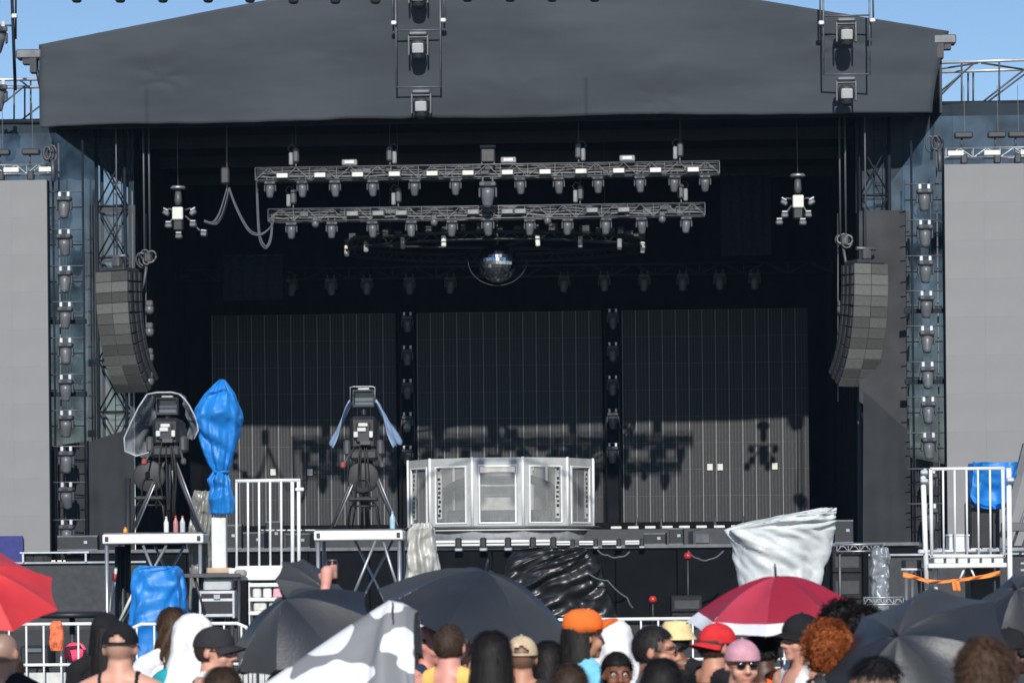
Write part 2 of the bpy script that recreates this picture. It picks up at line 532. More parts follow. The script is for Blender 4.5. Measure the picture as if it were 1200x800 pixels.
# ================================================================ trusses
def truss(t, a, b, w, h, n, rc=0.022, rl=0.01, m_c=None, m_l=None, axis_up=Vector((0, 0, 1)), name='chord'):
    """four chords (each a part) and one part of lacing between local points a and b"""
    a = Vector(a); b = Vector(b); d = (b - a).normalized()
    up = axis_up - d * axis_up.dot(d); up.normalize(); sd = d.cross(up)
    m_c = m_c or M_ALU; m_l = m_l or m_c
    offs = [sd * (w / 2) * sx + up * (h / 2) * sz for sx in (-1, 1) for sz in (-1, 1)]
    for o in offs:
        m = MB(); m.tube([a + o, b + o], rc, 6); m.build(name, m_c, t)
    m = MB(); L = (b - a).length
    for i in range(n):
        p0 = a + d * (L * i / n); p1 = a + d * (L * (i + 1) / n)
        for (q, r_) in ((0, 1), (2, 3), (0, 2), (1, 3)):
            if i % 2: q, r_ = r_, q
            m.tube([p0 + offs[q], p1 + offs[r_]], rl, 4, caps=False)
        if i % 2 == 0:
            for (q, r_) in ((0, 1), (2, 3), (0, 2), (1, 3)):
                m.tube([p0 + offs[q], p0 + offs[r_]], rl, 4, caps=False)
    for (q, r_) in ((0, 1), (2, 3), (0, 2), (1, 3)):
        m.tube([b + offs[q], b + offs[r_]], rl, 4, caps=False)
    m.build('lacing', m_l, t)

VT = -13.7
VT2 = -13.2
def hang_truss(label, px0, px1, pyc, v, name='lighting_truss'):
    u0, z = px2s(px0, pyc, v); u1, _ = px2s(px1, pyc, v); z = px2s(572, pyc, v)[1]
    t = sthing(name, label, 'truss', (u0 + u1) / 2, v, z)
    truss(t, (-(u1 - u0) / 2, 0, 0), ((u1 - u0) / 2, 0, 0), 0.4, 0.4, 34, m_c=M_ALUD, m_l=M_ALUD)
    hl = (u1 - u0) / 2
    for k in range(3):
        m = MB(); m.tube([(-hl + 2 * hl * i / 60, .1 * (k - 1) + .03 * fbm(i * .4, k * 7.0), -.1 + .1 * k + .05 * fbm(i * .3, k * 3.0 + 9)) for i in range(61)], [.05 + .025 * fbm(i * .7, k + 4.0) for i in range(61)], 6); m.build('cable_loom', M_DARK if k else M_CASE, t)
    for k in range(16):
        x = random.uniform(-hl + .3, hl - .3)
        m = MB(); m.cbox((x, random.uniform(-.1, .1), random.uniform(-.1, .12)), (random.uniform(.2, .5), .2, random.uniform(.1, .2)), .03); m.build('dimmer_box', M_DARK if k % 2 else M_CASE, t)
    return t, (u0 + u1) / 2, z
T1, T1u, T1z = hang_truss('upper of the two long lighting trusses hung under the roof', 300, 843, 201, VT)
T2, T2u, T2z = hang_truss('lower of the two long lighting trusses, just above the mirror ball ring', 315, 826, 249.5, VT2)

tp = moving_head('moving_head_light', None, 'moving head lights under the upper truss', 0)
first = True
for i, px in enumerate((317, 355, 393, 437, 486, 534, 610, 655, 701, 750, 790, 826)):
    u, _ = px2s(px, 211, VT); lb = '%s grey light from the left hanging under the upper truss' % ORD[i]
    P = W(u, VT - 0.12, T1z - 0.12)
    if first:
        tp.location = P; tp.rotation_euler = (0, 0, PSI); tp.scale = (0.82,) * 3; tag(tp, lb); first = False
    else: dup(tp, P, PSI + random.uniform(-.2, .2), lb, 0.82)
tp2 = None
for i, px in enumerate((342, 389, 437, 482, 530, 621, 665, 710, 752, 804)):
    u, _ = px2s(px, 260, VT2); lb = '%s large grey light from the left hanging under the lower truss' % ORD[i]
    P = W(u, VT2 - 0.12, T2z - 0.12)
    if tp2 is None:
        tp2 = dup(tp, P, PSI, lb, 0.82); tp2['group'] = 'moving head lights under the lower truss'
    else: dup(tp2, P, PSI + random.uniform(-.2, .2), lb, 0.82)
# the two darker lights in the middle of both trusses
u, z = px2s(572, 212, VT); dup(tp, W(u, VT - 0.25, T1z - 0.2), PSI, 'largest moving-head light, hanging in the middle of the upper truss', 1.25)
u, z = px2s(572, 262, VT2); dup(tp2, W(u, VT2 - 0.15, T2z - 0.05), PSI, 'middle light under the lower truss, straight above the mirror ball', 0.9)
u, z = px2s(572, 180, VT); cb = sthing('control_box', 'dark control box standing on the middle of the upper truss', 'control box', u, VT, T1z + 0.22)
m = MB(); m.cbox((0, 0, 0.28), (0.46, 0.4, 0.46), 0.04); m.build('body', M_DARK, cb)
m = MB(); m.box((0, -0.1, 0.56), (0.5, 0.3, 0.08)); m.box((-.2, 0, .02), (.05, .3, .1)); m.box((.2, 0, .02), (.05, .3, .1)); m.build('top_bar', M_CASE, cb)
# small lights under the lower truss
def small_light(label, group):
    t = thing('small_spotlight', label, 'stage light', (0, 0, 0), 0, group)
    m = MB(); m.cbox((0, 0, -0.08), (0.2, 0.16, 0.16), 0.03); m.build('base', M_CASE, t)
    m = MB(); m.lathe([(0.07, -0.14), (0.12, -0.18), (0.12, -0.3), (0.07, -0.37)], 12); m.build('head', MATS['fixture_head'], t)
    return t
sp = None
for i, px in enumerate((370, 509, 642, 776)):
    u, _ = px2s(px, 260, VT2); P = W(u, VT2 - 0.1, T2z - 0.05); lb = '%s small spotlight from the left between the lights of the lower truss' % ORD[i]
    if sp is None:
        sp = small_light(lb, 'small spotlights on the lower truss'); sp.location = P; sp.rotation_euler = (0, 0, PSI); SPOT = sp
    else: dup(sp, P, PSI, lb)
# pale strobe blocks in the trusses
blk = MB(); blk.cbox((0, 0, 0), (0.36, 0.12, 0.15), 0.015); blk = blk.mesh('strobe', mat('strobe_face', (0.66, 0.67, 0.6), 0.4, var=0.08))
blkd = MB(); blkd.cbox((0, 0, 0), (0.36, 0.12, 0.15), 0.015); blkd = blkd.mesh('strobe_dark', mat('strobe_face_dim', (0.22, 0.225, 0.23), 0.4, var=0.2))
rim = MB(); rim.box((0, 0.01, 0), (0.42, 0.1, 0.2)); rim = rim.mesh('strobe_housing', M_BLACK)
for i, px in enumerate((332, 376, 420, 463, 507, 549, 595, 639, 681, 725, 768, 812)):
    u, _ = px2s(px, 206, VT); lb = '%s pale strobe block from the left set into the upper truss' % ORD[i]
    t = sthing('strobe_light', lb, 'strobe light', u, VT - 0.24, T1z - 0.08, group='strobe blocks in the upper truss')
    inst(blk, 'face', t, (0, -0.03, 0)); inst(rim, 'housing', t, (0, 0.02, 0))
for i, px in enumerate((414, 444, 471, 555, 595, 610, 694, 731)):
    u, _ = px2s(px, 252, VT2); lb = '%s dim grey strobe block from the left set into the lower truss' % ORD[i]
    t = sthing('strobe_light', lb, 'strobe light', u, VT2 - 0.24, T2z, group='strobe blocks in the lower truss')
    inst(blkd, 'face', t, (0, -0.03, 0)); inst(rim, 'housing', t, (0, 0.02, 0))
# chain hoists that carry both trusses
def hoist(label, group):
    t = thing('chain_hoist', label, 'chain hoist', (0, 0, 0), 0, group)
    m = MB(); m.cbox((0.06, 0, 0.42), (0.2, 0.26, 0.5), 0.05); m.build('motor', M_CASE, t)
    m = MB(); m.cbox((-0.1, 0, 0.3), (0.14, 0.2, 0.42), 0.03); m.build('chain_bag', MATS['strobe_face_dim'], t)
    m = MB(); m.tube([(0.06, 0, 0.6), (0.06, 0, 0.9), (0.02, 0, 3.0)], 0.014, 5); m.build('chain', M_CASE, t)
    m = MB(); m.tube([(0.05, 0, .2), (0.05, 0, 0)], .03, 6); m.build('hook', M_ALUD, t)
    m = MB(); m.tube([(-.1, -.05, .5), (-.2, -.08, .62), (-.1, -.08, .76), (.05, -.05, .7)], .016, 5); m.build('cable_loop', M_ALUD, t)
    return t
hp = None
for (T, tz, v, nm, spots) in (('upper', T1z, VT, 0, (345, 459, 680, 795)), ('lower', T2z, VT2, 0, (342, 465, 678, 800))):
    for i, px in enumerate(spots):
        u, _ = px2s(px, 200 if T == 'upper' else 245, v); lb = '%s chain hoist from the left above the %s truss' % (ORD[i], T)
        P = W(u, v, tz + 0.2)
        if hp is None:
            hp = hoist(lb, 'chain hoists above the trusses'); hp.location = P; hp.rotation_euler = (0, 0, PSI)
        else: dup(hp, P, PSI + (math.pi if px in (459, 680, 800) else 0), lb)
for px, lb in ((410, 'pale junction box lying on the left half of the upper truss'), (735, 'pale junction box lying on the right half of the upper truss'), (596, 'pale junction box beside the control box on the upper truss')):
    u, _ = px2s(px, 192, VT)
    t = sthing('junction_box', lb, 'junction box', u, VT, T1z + 0.23)
    m = MB(); m.cbox((0, 0, 0.11), (0.5, 0.36, 0.2), 0.03); m.build('body', MATS['strobe_face_dim'], t)
    m = MB(); m.box((0, -0.19, 0.12), (0.3, 0.02, 0.1)); m.build('plate', M_OFFW, t)

def deck_case(label, px, v, w, h, d, rz=0.0):
    u, z = px2s(px, 640, v)
    t = sthing('equipment_case', label, 'equipment case', u, v, DECK, rz)
    m = MB(); m.cbox((0, 0, h / 2), (w, d, h), .02); m.build('body', M_BLACK, t)
    for zz in (.03, h - .03):
        m = MB(); m.box((0, -d / 2 - .004, zz), (w - .01, .012, .05)); m.build('edge_strip', M_ALUD, t)
    m = MB(); m.cbox((w * .2, -d / 2 - .01, h * .55), (.12, .02, .1), .01); m.build('latch', M_ALU, t)
for i, (px, v, w, h, d, lb) in enumerate(((268, -15.4, .9, .8, .6, 'dark equipment case on the stage behind the white column'), (300, -15.6, .7, .55, .6, 'low dark equipment case on the stage behind the white railing'), (322, -15.2, .5, .9, .5, 'tall dark equipment case on the stage behind the white railing'), (352, -15.5, .8, .5, .6, 'low wide equipment case on the stage right of the white railing'), (768, -15.9, .7, .4, .5, 'flat dark case on the stage edge right of the light bars'), (793, -15.7, .45, .55, .5, 'small dark case on the stage edge left of the tilted monitor'), (988, -15.9, .6, .75, .5, 'dark case on the stage edge behind the white sheet'), (92, -15.2, 1.3, .5, .5, 'long low dark case under the left column of lights'))):
    deck_case(lb, px, v, w, h, d, random.uniform(-.2, .2))
# ================================================================ pipes drawn from pixel to pixel on one stage plane
def pipes(t, base, segs, r, material, name='tube', n=6):
    """t stands at stage point base=(u,v,z); segs: (px0,py0,v0,px1,py1,v1)"""
    for (a0, b0, v0, a1, b1, v1) in segs:
        p = px2s(a0, b0, v0); q = px2s(a1, b1, v1)
        m = MB()
        m.tube([(p[0] - base[0], v0 - base[1], p[1] - base[2]), (q[0] - base[0], v1 - base[1], q[1] - base[2])], r, n)
        m.build(name, material, t)
def panel_px(t, base, pts, v, material, name, nu=1, nv=1, fn=None):
    """single woven sheet spanning four pixels (bl, br, tr, tl) at stage depth v"""
    P = [px2s(x, y, v) for x, y in pts]
    P = [Vector((u - base[0], v - base[1], z - base[2])) for u, z in P]
    m = MB()
    def f(a, b):
        p = (P[0] * (1 - a) + P[1] * a) * (1 - b) + (P[3] * (1 - a) + P[2] * a) * b
        if fn: p = p + Vector(fn(a, b))
        return p
    m.grid(f, nu, nv)
    return m.build(name, material, t)

M_STEELB = mat('blue_black_steel', (0.01, 0.014, 0.02), 0.6, spec=0.2)
# ---------------------------------------------------------------- towers beside the stage
VS = -12.4
M_SCRIM = mat_sheer('blue_scrim', (0.012, 0.024, 0.036), 0.9, 0.8, var=0.12, scale=0.7)
M_SCRIM2 = mat_sheer('pale_scrim', (0.025, 0.04, 0.055), 0.62, 0.8, var=0.2, scale=0.8)
M_SCRIM3 = mat_sheer('grey_scrim', (0.06, 0.062, 0.066), 0.84, 0.8, var=0.12, scale=1.2, stretch=(2.5, 1, 0.4))
M_MASK = mat('masking_cloth', (0.036, 0.038, 0.042), 0.9, spec=0.15, var=0.2, scale=1.0, bump=0.2, bscale=3)
def folds(amp, k, ph=0.0):
    return lambda a, b: (0, amp * math.sin(a * k + ph + 1.3 * b) + amp * fbm(a * 3, b * 3, ph), 0)
bl = (px2s(105, 600, VS)[0], VS, 0)
t = sthing('tower_scrim', 'see-through blue windbreak mesh on the left tower beside the grey side screen', 'mesh screen', *bl)
panel_px(t, bl, [(50, 655), (113, 655), (113, 146), (50, 146)], VS, M_SCRIM, 'mesh', 10, 10, folds(.05, 20))
panel_px(t, bl, [(-120, 260), (50, 260), (50, 146), (-120, 147)], VS + .03, M_SCRIM, 'wing_mesh', 10, 6, folds(.05, 20))
panel_px(t, bl, [(113, 250), (157, 250), (157, 150), (113, 150)], VS + .05, M_SCRIM2, 'upper_mesh', 6, 6, folds(.04, 9))
panel_px(t, bl, [(103, 655), (158, 655), (158, 240), (103, 240)], VS - .12, M_SCRIM3, 'lower_mesh', 12, 12, folds(.06, 13))
br = (px2s(1080, 600, VS)[0], VS, 0)
t = sthing('tower_scrim', 'see-through blue windbreak mesh on the right tower beside the grey side screen', 'mesh screen', *br)
panel_px(t, br, [(1058, 655), (1116, 655), (1116, 122), (1058, 128)], VS, M_SCRIM, 'mesh', 10, 10, folds(.05, 20, 2))
panel_px(t, br, [(1116, 250), (1330, 250), (1330, 118), (1116, 122)], VS + .03, M_SCRIM, 'wing_mesh', 10, 6, folds(.05, 20))
panel_px(t, br, [(1003, 250), (1058, 250), (1058, 130), (1003, 134)], VS + .05, mat_sheer('dark_scrim', (0.02, 0.03, 0.04), 0.93, 0.8, var=0.06), 'upper_mesh', 6, 6, folds(.04, 9))
panel_px(t, br, [(1005, 655), (1066, 655), (1066, 246), (1005, 246)], VS - .12, M_SCRIM3, 'lower_mesh', 12, 12, folds(.06, 13, 1))

panel_px(t, br, [(1007, 470), (1063, 512), (1061, 246), (1007, 247)], VS - 1.0, mat('grey_tower_cloth', (.052, .053, .057), .9, spec=.15, var=.22, scale=.9, bump=.2, bscale=3), 'tower_cloth', 12, 14, folds(.05, 8, .4))
def tower(label, pxa, pxb, v, py0, py1):
    ua, z0 = px2s(pxa, py0, v); ub, z1 = px2s(pxb, py1, v); ub = px2s(pxb, py0, v)[0]
    t = sthing('truss_tower', label, 'truss tower', (ua + ub) / 2, v, 0)
    w = ub - ua
    for sx in (-1, 1):
        for sy in (0, 1):
            m = MB(); m.tube([(sx * w / 2, sy * w, 0), (sx * w / 2, sy * w, z1)], 0.06, 8); m.build('chord', M_STEELB, t)
    z = 0.3; k = 0
    brm = MB(); brm.tube([(-w / 2, 0, 0), (w / 2, 0, 1.7)], 0.03, 5); brm = brm.mesh('brace', M_STEELB)
    brn = MB(); brn.tube([(w / 2, 0.02, 0), (-w / 2, 0.02, 1.7)], 0.03, 5); brn = brn.mesh('brace', M_STEELB)
    rg = MB(); rg.tube([(-w / 2, 0, 0), (w / 2, 0, 0)], 0.04, 5); rg = rg.mesh('rung', M_STEELB)
    while z + 1.7 < z1:
        for y in (0, w):
            inst(brm, 'brace', t, (0, y, z)); inst(brn, 'brace', t, (0, y, z)); inst(rg, 'rung', t, (0, y, z))
        z += 1.7
    m = MB()
    for i in range(int(z1 / 0.35)):
        m.tube([(0.02, w * .4, 0.35 * i), (0.3, w * .4, 0.35 * i)], 0.014, 4, caps=False)
    for x in (0.02, 0.3): m.tube([(x, w * .4, 0), (x, w * .4, z1)], 0.02, 4)
    tag(m.build('ladder', M_STEELB, t), kind='stuff')
    return t
tower('dark lattice tower holding up the left side of the roof', 117, 150, -12.9, 640, 130)
tower('dark lattice tower holding up the right side of the roof', 1012, 1046, -12.9, 640, 130)

# masts that carry the columns of lights
spots = col_light_spots()
for k, (side, xs, lb) in enumerate((('left', (63, 98), 'thin steel mast with crossbars for the left column of lights'), ('right', (1067, 1104), 'thin steel mast with crossbars for the right column of lights'))):
    v = -14.55
    base = (px2s((xs[0] + xs[1]) / 2, 640, v)[0], v, 0)
    t = sthing('light_mast', lb, 'light mast', *base)
    top = px2s(xs[0], 165, v)[1]
    for i, x in enumerate(xs):
        u = px2s(x + (1 if k == 0 else 3), 430, v)[0] - base[0]
        m = MB(); m.tube([(u, 0, 0), (u, 0, top)], 0.035, 6); m.build('upright', M_STEELB, t)
        m = MB(); m.tube([(u * 0.8, 0.55, 0), (u * 0.8, 0.55, top)], 0.028, 6); m.build('rear_upright', M_ALUD, t)
    for i, (px, py) in enumerate(spots[k]):
        z = px2s(px, py, v)[1]
        w = (px2s(xs[1], py, v)[0] - px2s(xs[0], py, v)[0]) / 2 + 0.08
        m = MB(); m.tube([(-w, -0.05, z), (w, -0.05, z)], 0.022, 6); m.build('crossbar', M_ALUD, t)
        m = MB(); m.tube([(-w, 0.02, z - 0.5), (w, 0.02, z - 0.5)], 0.02, 6); m.build('crossbar', M_STEELB, t)
    for i in (3, 5):
        z = px2s(*spots[k][i], v)[1] - 0.62
        m = MB(); m.box((0, 0.1, z), (1.25, 0.12, 0.16)); m.build('beam', M_STEELB, t)

# dark masking cloths hung low on both towers
vm = -14.1
b0 = (px2s(128, 600, vm)[0], vm, 0)
t = sthing('masking_cloth', 'dark grey cloth covering the foot of the left tower, behind the left camera', 'cloth', *b0)
panel_px(t, b0, [(97, 656), (158, 656), (157, 500), (103, 518)], vm, M_MASK, 'cloth', 14, 14, folds(.05, 11))
panel_px(t, b0, [(54, 656), (101, 656), (104, 516), (54, 524)], vm + .15, M_MASK, 'side_cloth', 10, 10, folds(.05, 8))
b0 = (px2s(1040, 600, vm)[0], vm, 0)
t = sthing('masking_cloth', 'tall dark grey cloth covering the foot of the right tower', 'cloth', *b0)
panel_px(t, b0, [(1011, 690), (1068, 690), (1066, 506), (1012, 458)], vm, M_MASK, 'cloth', 14, 16, folds(.06, 9, .7))
panel_px(t, b0, [(1066, 690), (1114, 690), (1114, 545), (1064, 535)], vm + .15, M_MASK, 'side_cloth', 10, 10, folds(.05, 8))

# ---------------------------------------------------------------- grey side screens
M_SIDE = mat('side_screen_grey', (0.238, 0.236, 0.236), 0.7, spec=0.2, var=0.05, scale=0.8)
for (x0, x1, yt, yb, lb, sg) in ((-150, 57, 211, 648, 'plain light grey side screen at the left edge of the stage', 1), (1108.5, 1340, 193, 640, 'plain light grey side screen at the right edge of the stage', -1)):
    v = -15.2
    ref = 55 if sg == 1 else 1112
    ua, ub = px2s(x0, 420, v)[0], px2s(x1, 420, v)[0]
    zt = px2s(ref, yt, v)[1]; zb = px2s(ref, yb, v)[1]
    t = sthing('side_screen', lb, 'side screen', (ua + ub) / 2, v, 0)
    w = ub - ua
    n = 5
    tile = MB(); tile.box((0, 0, 0), (w / n - 0.0015, 0.1, (zt - zb) / 10 - 0.0015)); tile = tile.mesh('screen_tile', M_SIDE)
    for i in range(n):
        for j in range(10):
            inst(tile, 'screen_tile', t, (-w / 2 + (i + .5) * w / n, 0, zb + (j + .5) * (zt - zb) / 10), (random.uniform(-.0015, .0015), 0, random.uniform(-.0015, .0015)))
    m = MB(); m.grid(lambda a, b: (w * (a - .5), .12 + .04 * math.sin(a * 70), zb * (1 - b) + .02), 60, 2); m.build('skirt', M_MASK, t)
    m = MB(); m.box((0, 0.2, (zt + zb) / 2), (w + 0.02, 0.25, zt - zb)); m.build('rear_frame', M_STEELB, t)
    for s_ in (-1, 1):
        m = MB(); m.box((s_ * (w / 2 - 0.4), 0.25, zb / 2), (0.3, 0.3, zb)); m.build('leg', M_BLACK, t)
# truss above each side screen, with strobes and lights
for (xa, xb, yc, lb, lights, side) in ((-120, 58, 199, 'pale lighting truss along the top of the left side screen', (2, 37), 'left'), (1108, 1330, 179.5, 'pale lighting truss along the top of the right side screen', (1129, 1168, 1192), 'right')):
    v = -15.0
    ua, ub = px2s(xa, yc, v)[0], px2s(xb, yc, v)[0]
    z = px2s(40 if side == 'left' else 1150, yc, v)[1]
    t = sthing('screen_truss', lb, 'truss', (ua + ub) / 2, v, z)
    truss(t, (-(ub - ua) / 2, 0, 0), ((ub - ua) / 2, 0, 0), 0.3, 0.3, 14, m_c=M_ALU)
    step = 1.15; k = 0; x = -(ub - ua) / 2 + 0.3
    while x < (ub - ua) / 2:
        m = MB(); m.cbox((x, -0.17, -0.02), (0.5, 0.08, 0.16), 0.015); m.build('strobe', MATS['strobe_face'], t)
        x += step
    for i, px in enumerate(lights):
        u, zz = px2s(px, yc, v)
        f = sthing('floodlight', '%s dark floodlight from the left clamped on top of the %s screen truss' % (ORD[i], side), 'stage light', u, v, z + 0.15, group='floodlights above the side screens')
        m = MB(); m.cbox((0, -0.05, 0.42), (0.58, 0.22, 0.2), 0.04); m.build('head', M_DARK, f)
        m = MB(); m.tube([(-0.05, 0, 0), (-0.05, 0, 0.36)], 0.03, 6); m.build('stem', M_CASE, f)
        m = MB(); m.tube([(0.05, 0, .5), (0.03, 0, 2.0)], 0.012, 4); m.build('safety_wire', M_CASE, f)
        m = MB(); m.cbox((0, -0.1, -0.36), (0.22, 0.2, 0.3), 0.04); m.build('lower_head', M_DARK, f)
def bundle(label, px, py, v):
    u, z = px2s(px, py, v)
    t = sthing('cable_bundle', label, 'cable bundle', u, v, z)
    for i in range(5):
        m = MB(); cx = random.uniform(-.2, .2); r_ = random.uniform(.12, .2); k = random.uniform(-.5, .5)
        m.tube([(cx + r_ * math.cos(q * .524) * .8, .05 * i - .1 + k * r_ * math.sin(q * .524) * .4, r_ * 1.5 * math.sin(q * .524)) for q in range(13)], .035, 6); m.build('coil', M_DARK if i % 2 else M_CASE, t)
    m = MB(); m.tube([(0.1, 0, -.2), (.12, 0, -.9)], 0.07, 6); m.build('tail', M_CASE, t)
bundle('dark bundle of coiled cables beside the top of the left side screen', 58, 180, -15.3)
bundle('dark bundle of coiled cables beside the top of the right side screen', 1097, 168, -15.3)
# blue patch low on the left screen
u, z = px2s(8, 645, -15.35)
m = MB(); m.cbox((0, 0, 0), (1.1, 0.06, 0.95), 0.02)
o = m.build('blue_sign', mat('blue_sign', (0.02, 0.03, 0.17), 0.6)); o.location = W(u, -15.4, z); o.rotation_euler = (0, 0, PSI)
tag(o, 'small dark blue panel at the left edge in front of the side screen', 'sign')

# ---------------------------------------------------------------- scaffolds against the sky
b0 = (px2s(1150, 120, -11)[0], -11, px2s(1150, 120, -11)[1])
t = sthing('sky_scaffold', 'bare scaffold frame against the sky at the upper right', 'scaffold', *b0)
pipes(t, b0, [(1094, 74, -11, 1240, 69, -11), (1094, 85, -10.4, 1240, 80, -10.4)], 0.05, M_GALV)
pipes(t, b0, [(1096, 84, -11, 1096, 126, -11), (1127, 73, -11, 1127, 128, -11), (1134.5, 84, -10.4, 1134.5, 128, -10.4), (1140.5, 84, -10.4, 1140.5, 128, -10.4), (1171, 72, -11, 1171, 122, -11),
              (1092, 116, -11, 1142, 74, -11), (1096, 118, -10.4, 1128, 86, -10.4), (1146, 124, -11, 1200, 82, -11), (1150, 125, -10.4, 1205, 84, -10.4), (1150, 74, -11, 1215, 84, -10.4), (1096, 82, -11, 1146, 74, -10.4)], 0.032, M_CASE)
b0 = (px2s(25, 140, -11)[0], -11, px2s(25, 140, -11)[1])
t = sthing('sky_scaffold', 'bare scaffold frame against the sky at the upper left, under the tall pole', 'scaffold', *b0)
pipes(t, b0, [(-60, 94, -11, 47, 93, -11), (-60, 103, -10.4, 47, 102, -10.4)], 0.055, M_GALV)
pipes(t, b0, [(16.5, 100, -11, 16.5, 148, -11), (29, 102, -11, 29, 148, -11), (36, 94, -10.4, 36, 148, -10.4), (-10, 132, -11, 29, 101, -11), (18, 146, -10.4, 50, 122, -10.4), (22, 93, -11, 36, 104, -11)], 0.03, M_CASE)
b0 = (px2s(17, 100, -13)[0], -13, px2s(17, 100, -13)[1])
t = sthing('scaffold_pole', 'tall thin scaffold pole rising out of the picture at the upper left', 'pole', *b0)
pipes(t, b0, [(13, -30, -13, 18, 106, -13)], 0.055, M_STEELB); pipes(t, b0, [(18.5, -30, -12.8, 18.5, 46, -12.8)], 0.035, M_STEELB, 'rear_tube'); pipes(t, b0, [(-40, 30, -13, 16, 30, -13)], 0.035, M_ALUD, 'arm')
u, z = px2s(17, 19, -13.1)
m = MB(); m.cbox((u - b0[0], -0.1, z - b0[2]), (0.2, 0.12, 0.16), 0.03); m.build('coupler', M_GALV, t)
for i, py in enumerate((25, 93)):
    u, z = px2s(-2.5, py, -14.5)
    dup(proto, W(u, -14.5, z), PSI + 0.4, ('upper' if i == 0 else 'lower') + ' of two dark lights cut by the left edge of the picture near the sky', 1.3)
# dark top rails of the towers
for (xa, xb, y0, y1, lb) in ((-30, 110, 147, 147, 'dark beam along the top of the left tower mesh'), (1066, 1240, 128, 124, 'dark beam along the top of the right tower mesh')):
    v = -12.2
    ua, za = px2s(xa, y0, v); ub, zb = px2s(xb, y1, v)
    t = sthing('tower_beam', lb, 'beam', (ua + ub) / 2, v, (za + zb) / 2)
    for dz, dy in ((0.12, 0), (-0.14, 0.2)):
        m = MB(); m.tube([((ua - ub) / 2, dy, dz), ((ub - ua) / 2, dy, dz)], 0.1, 7); m.build('rail', M_STEELB, t)
    m = MB(); m.box((0, 0.1, -0.02), (ub - ua, 0.1, 0.24)); m.build('web', M_STEELB, t)

# ---------------------------------------------------------------- lights high in front of the roof cloth
vr = -30.0
base = (px2s(400, -20, vr)[0], vr, 0)
t = sthing('lighting_gantry', 'lighting pipe running just above the picture, with a row of dark lights', 'gantry', *base)
pipes(t, base, [(62, -17, vr, 726, -24, vr)], 0.05, M_BLACK)
for px in (80, 705):
    u, z = px2s(px, -18 if px < 200 else -24, vr)
    m = MB(); m.tube([(u - base[0], 0, z), (u - base[0], 0, z + 9)], .015, 5); m.build('drop_wire', M_BLACK, t)
def bell(label):
    t = thing('hanging_light', label, 'stage light', (0, 0, 0), 0, 'lights along the top edge of the picture')
    m = MB(); m.lathe([(0.08, 0), (0.2, -.1), (0.21, -.4), (0.16, -.62), (0.12, -.66)], 12); h = m.build('head', M_DARK, t)
    m = MB(); m.tube([(0, 0, 0), (0, 0, .25)], .04, 6); m.build('stem', M_BLACK, t)
    return t
bp_ = None
for i, px in enumerate((90, 141, 191, 244, 293, 344, 393, 440, 548, 598, 647, 697)):
    py = 3.0 if px < 300 else (4.5 if px < 445 else 2.0)
    u, z = px2s(px, py, vr); lb = '%s dark hanging light from the left along the top edge of the picture' % ORD[i]
    if bp_ is None:
        bp_ = bell(lb); bp_.location = W(u, vr, z + .53); bp_.rotation_euler = (0, 0, PSI); bp_.scale = (.8,) * 3
    else: dup(bp_, W(u, vr, z + .53), PSI, lb, .8)
# two hung frames with lights
def flood(label):
    t = thing('hung_floodlight', label, 'stage light', (0, 0, 0), 0, 'floodlights on the hung frames')
    m = MB(); m.cbox((0, 0, -.08), (0.6, .3, .15), .05); m.build('base', M_ALUD, t)
    m = MB()
    for s_ in (-1, 1): m.cbox((s_ * .3, 0, -.45), (.06, .14, .66), .02)
    m.cbox((0, 0, -.19), (.6, .14, .06), .02); m.build('yoke', M_ALUD, t)
    m = MB(); m.lathe([(.16, -.28), (.24, -.36), (.26, -.6), (.2, -.85), (.1, -.92)], 14); h = m.build('head', M_DARK, t)
    m = MB(); m.cbox((0, -.24, -.58), (.36, .12, .32), .03, (0.25, 0, 0)); m.build('lens', mat('flood_lens', (.42, .43, .43), .35, var=.1), h)
    return t
fl = None
for k, (xl, xr, yb, ymid, lts, lb) in enumerate(((464.5, 516.5, 103, 36, ((490, -24), (490, 37), (493.5, 105)), 'thin hung pipe frame in front of the roof, left of centre'), (965.5, 1019.5, 88, 19, ((991.5, 21), (991.5, 90)), 'thin hung pipe frame at the right end of the roof'))):
    v = -15.62
    cx = (xl + xr) / 2
    base = (px2s(cx, yb, v)[0], v, px2s(cx, yb, v)[1])
    t = sthing('light_rack', lb, 'pipe frame', *base)
    pipes(t, base, [(xl - 1, -40, v, xl, yb, v), (xr - 1, -40, v, xr, yb, v), (xl, yb - .5, v, xr, yb - 1, v), (xl, ymid, v, xr, ymid - 1, v)], 0.028, M_ALUD)
    pipes(t, base, [(xl - 5, -40, v + .15, xl - 4, 28 if k == 0 else 33, v + .15), (xr + 3, -40, v + .15, xr + 4, 25, v + .15)], 0.03, M_ALUD, 'side_tube')
    for (x, y) in ((xl - 3, 27), (xr + 3, 24)):
        u, z = px2s(x, y, v - .1)
        m = MB(); m.cbox((u - base[0], -.1, z - base[2]), (.18, .12, .14), .03); m.build('coupler', M_GALV, t)
    for i, (px, py) in enumerate(lts):
        u, z = px2s(px, py, v - .14)
        lb2 = ('topmost', 'middle', 'lowest')[i] if k == 0 else ('upper', 'lower')[i]
        lb2 = lb2 + (' floodlight on the hung frame left of the roof centre' if k == 0 else ' floodlight on the hung frame at the right end of the roof')
        if fl is None:
            fl = flood(lb2); fl.location = W(u, v - .14, z); fl.rotation_euler = (0, 0, PSI)
        else: dup(fl, W(u, v - .14, z), PSI, lb2)

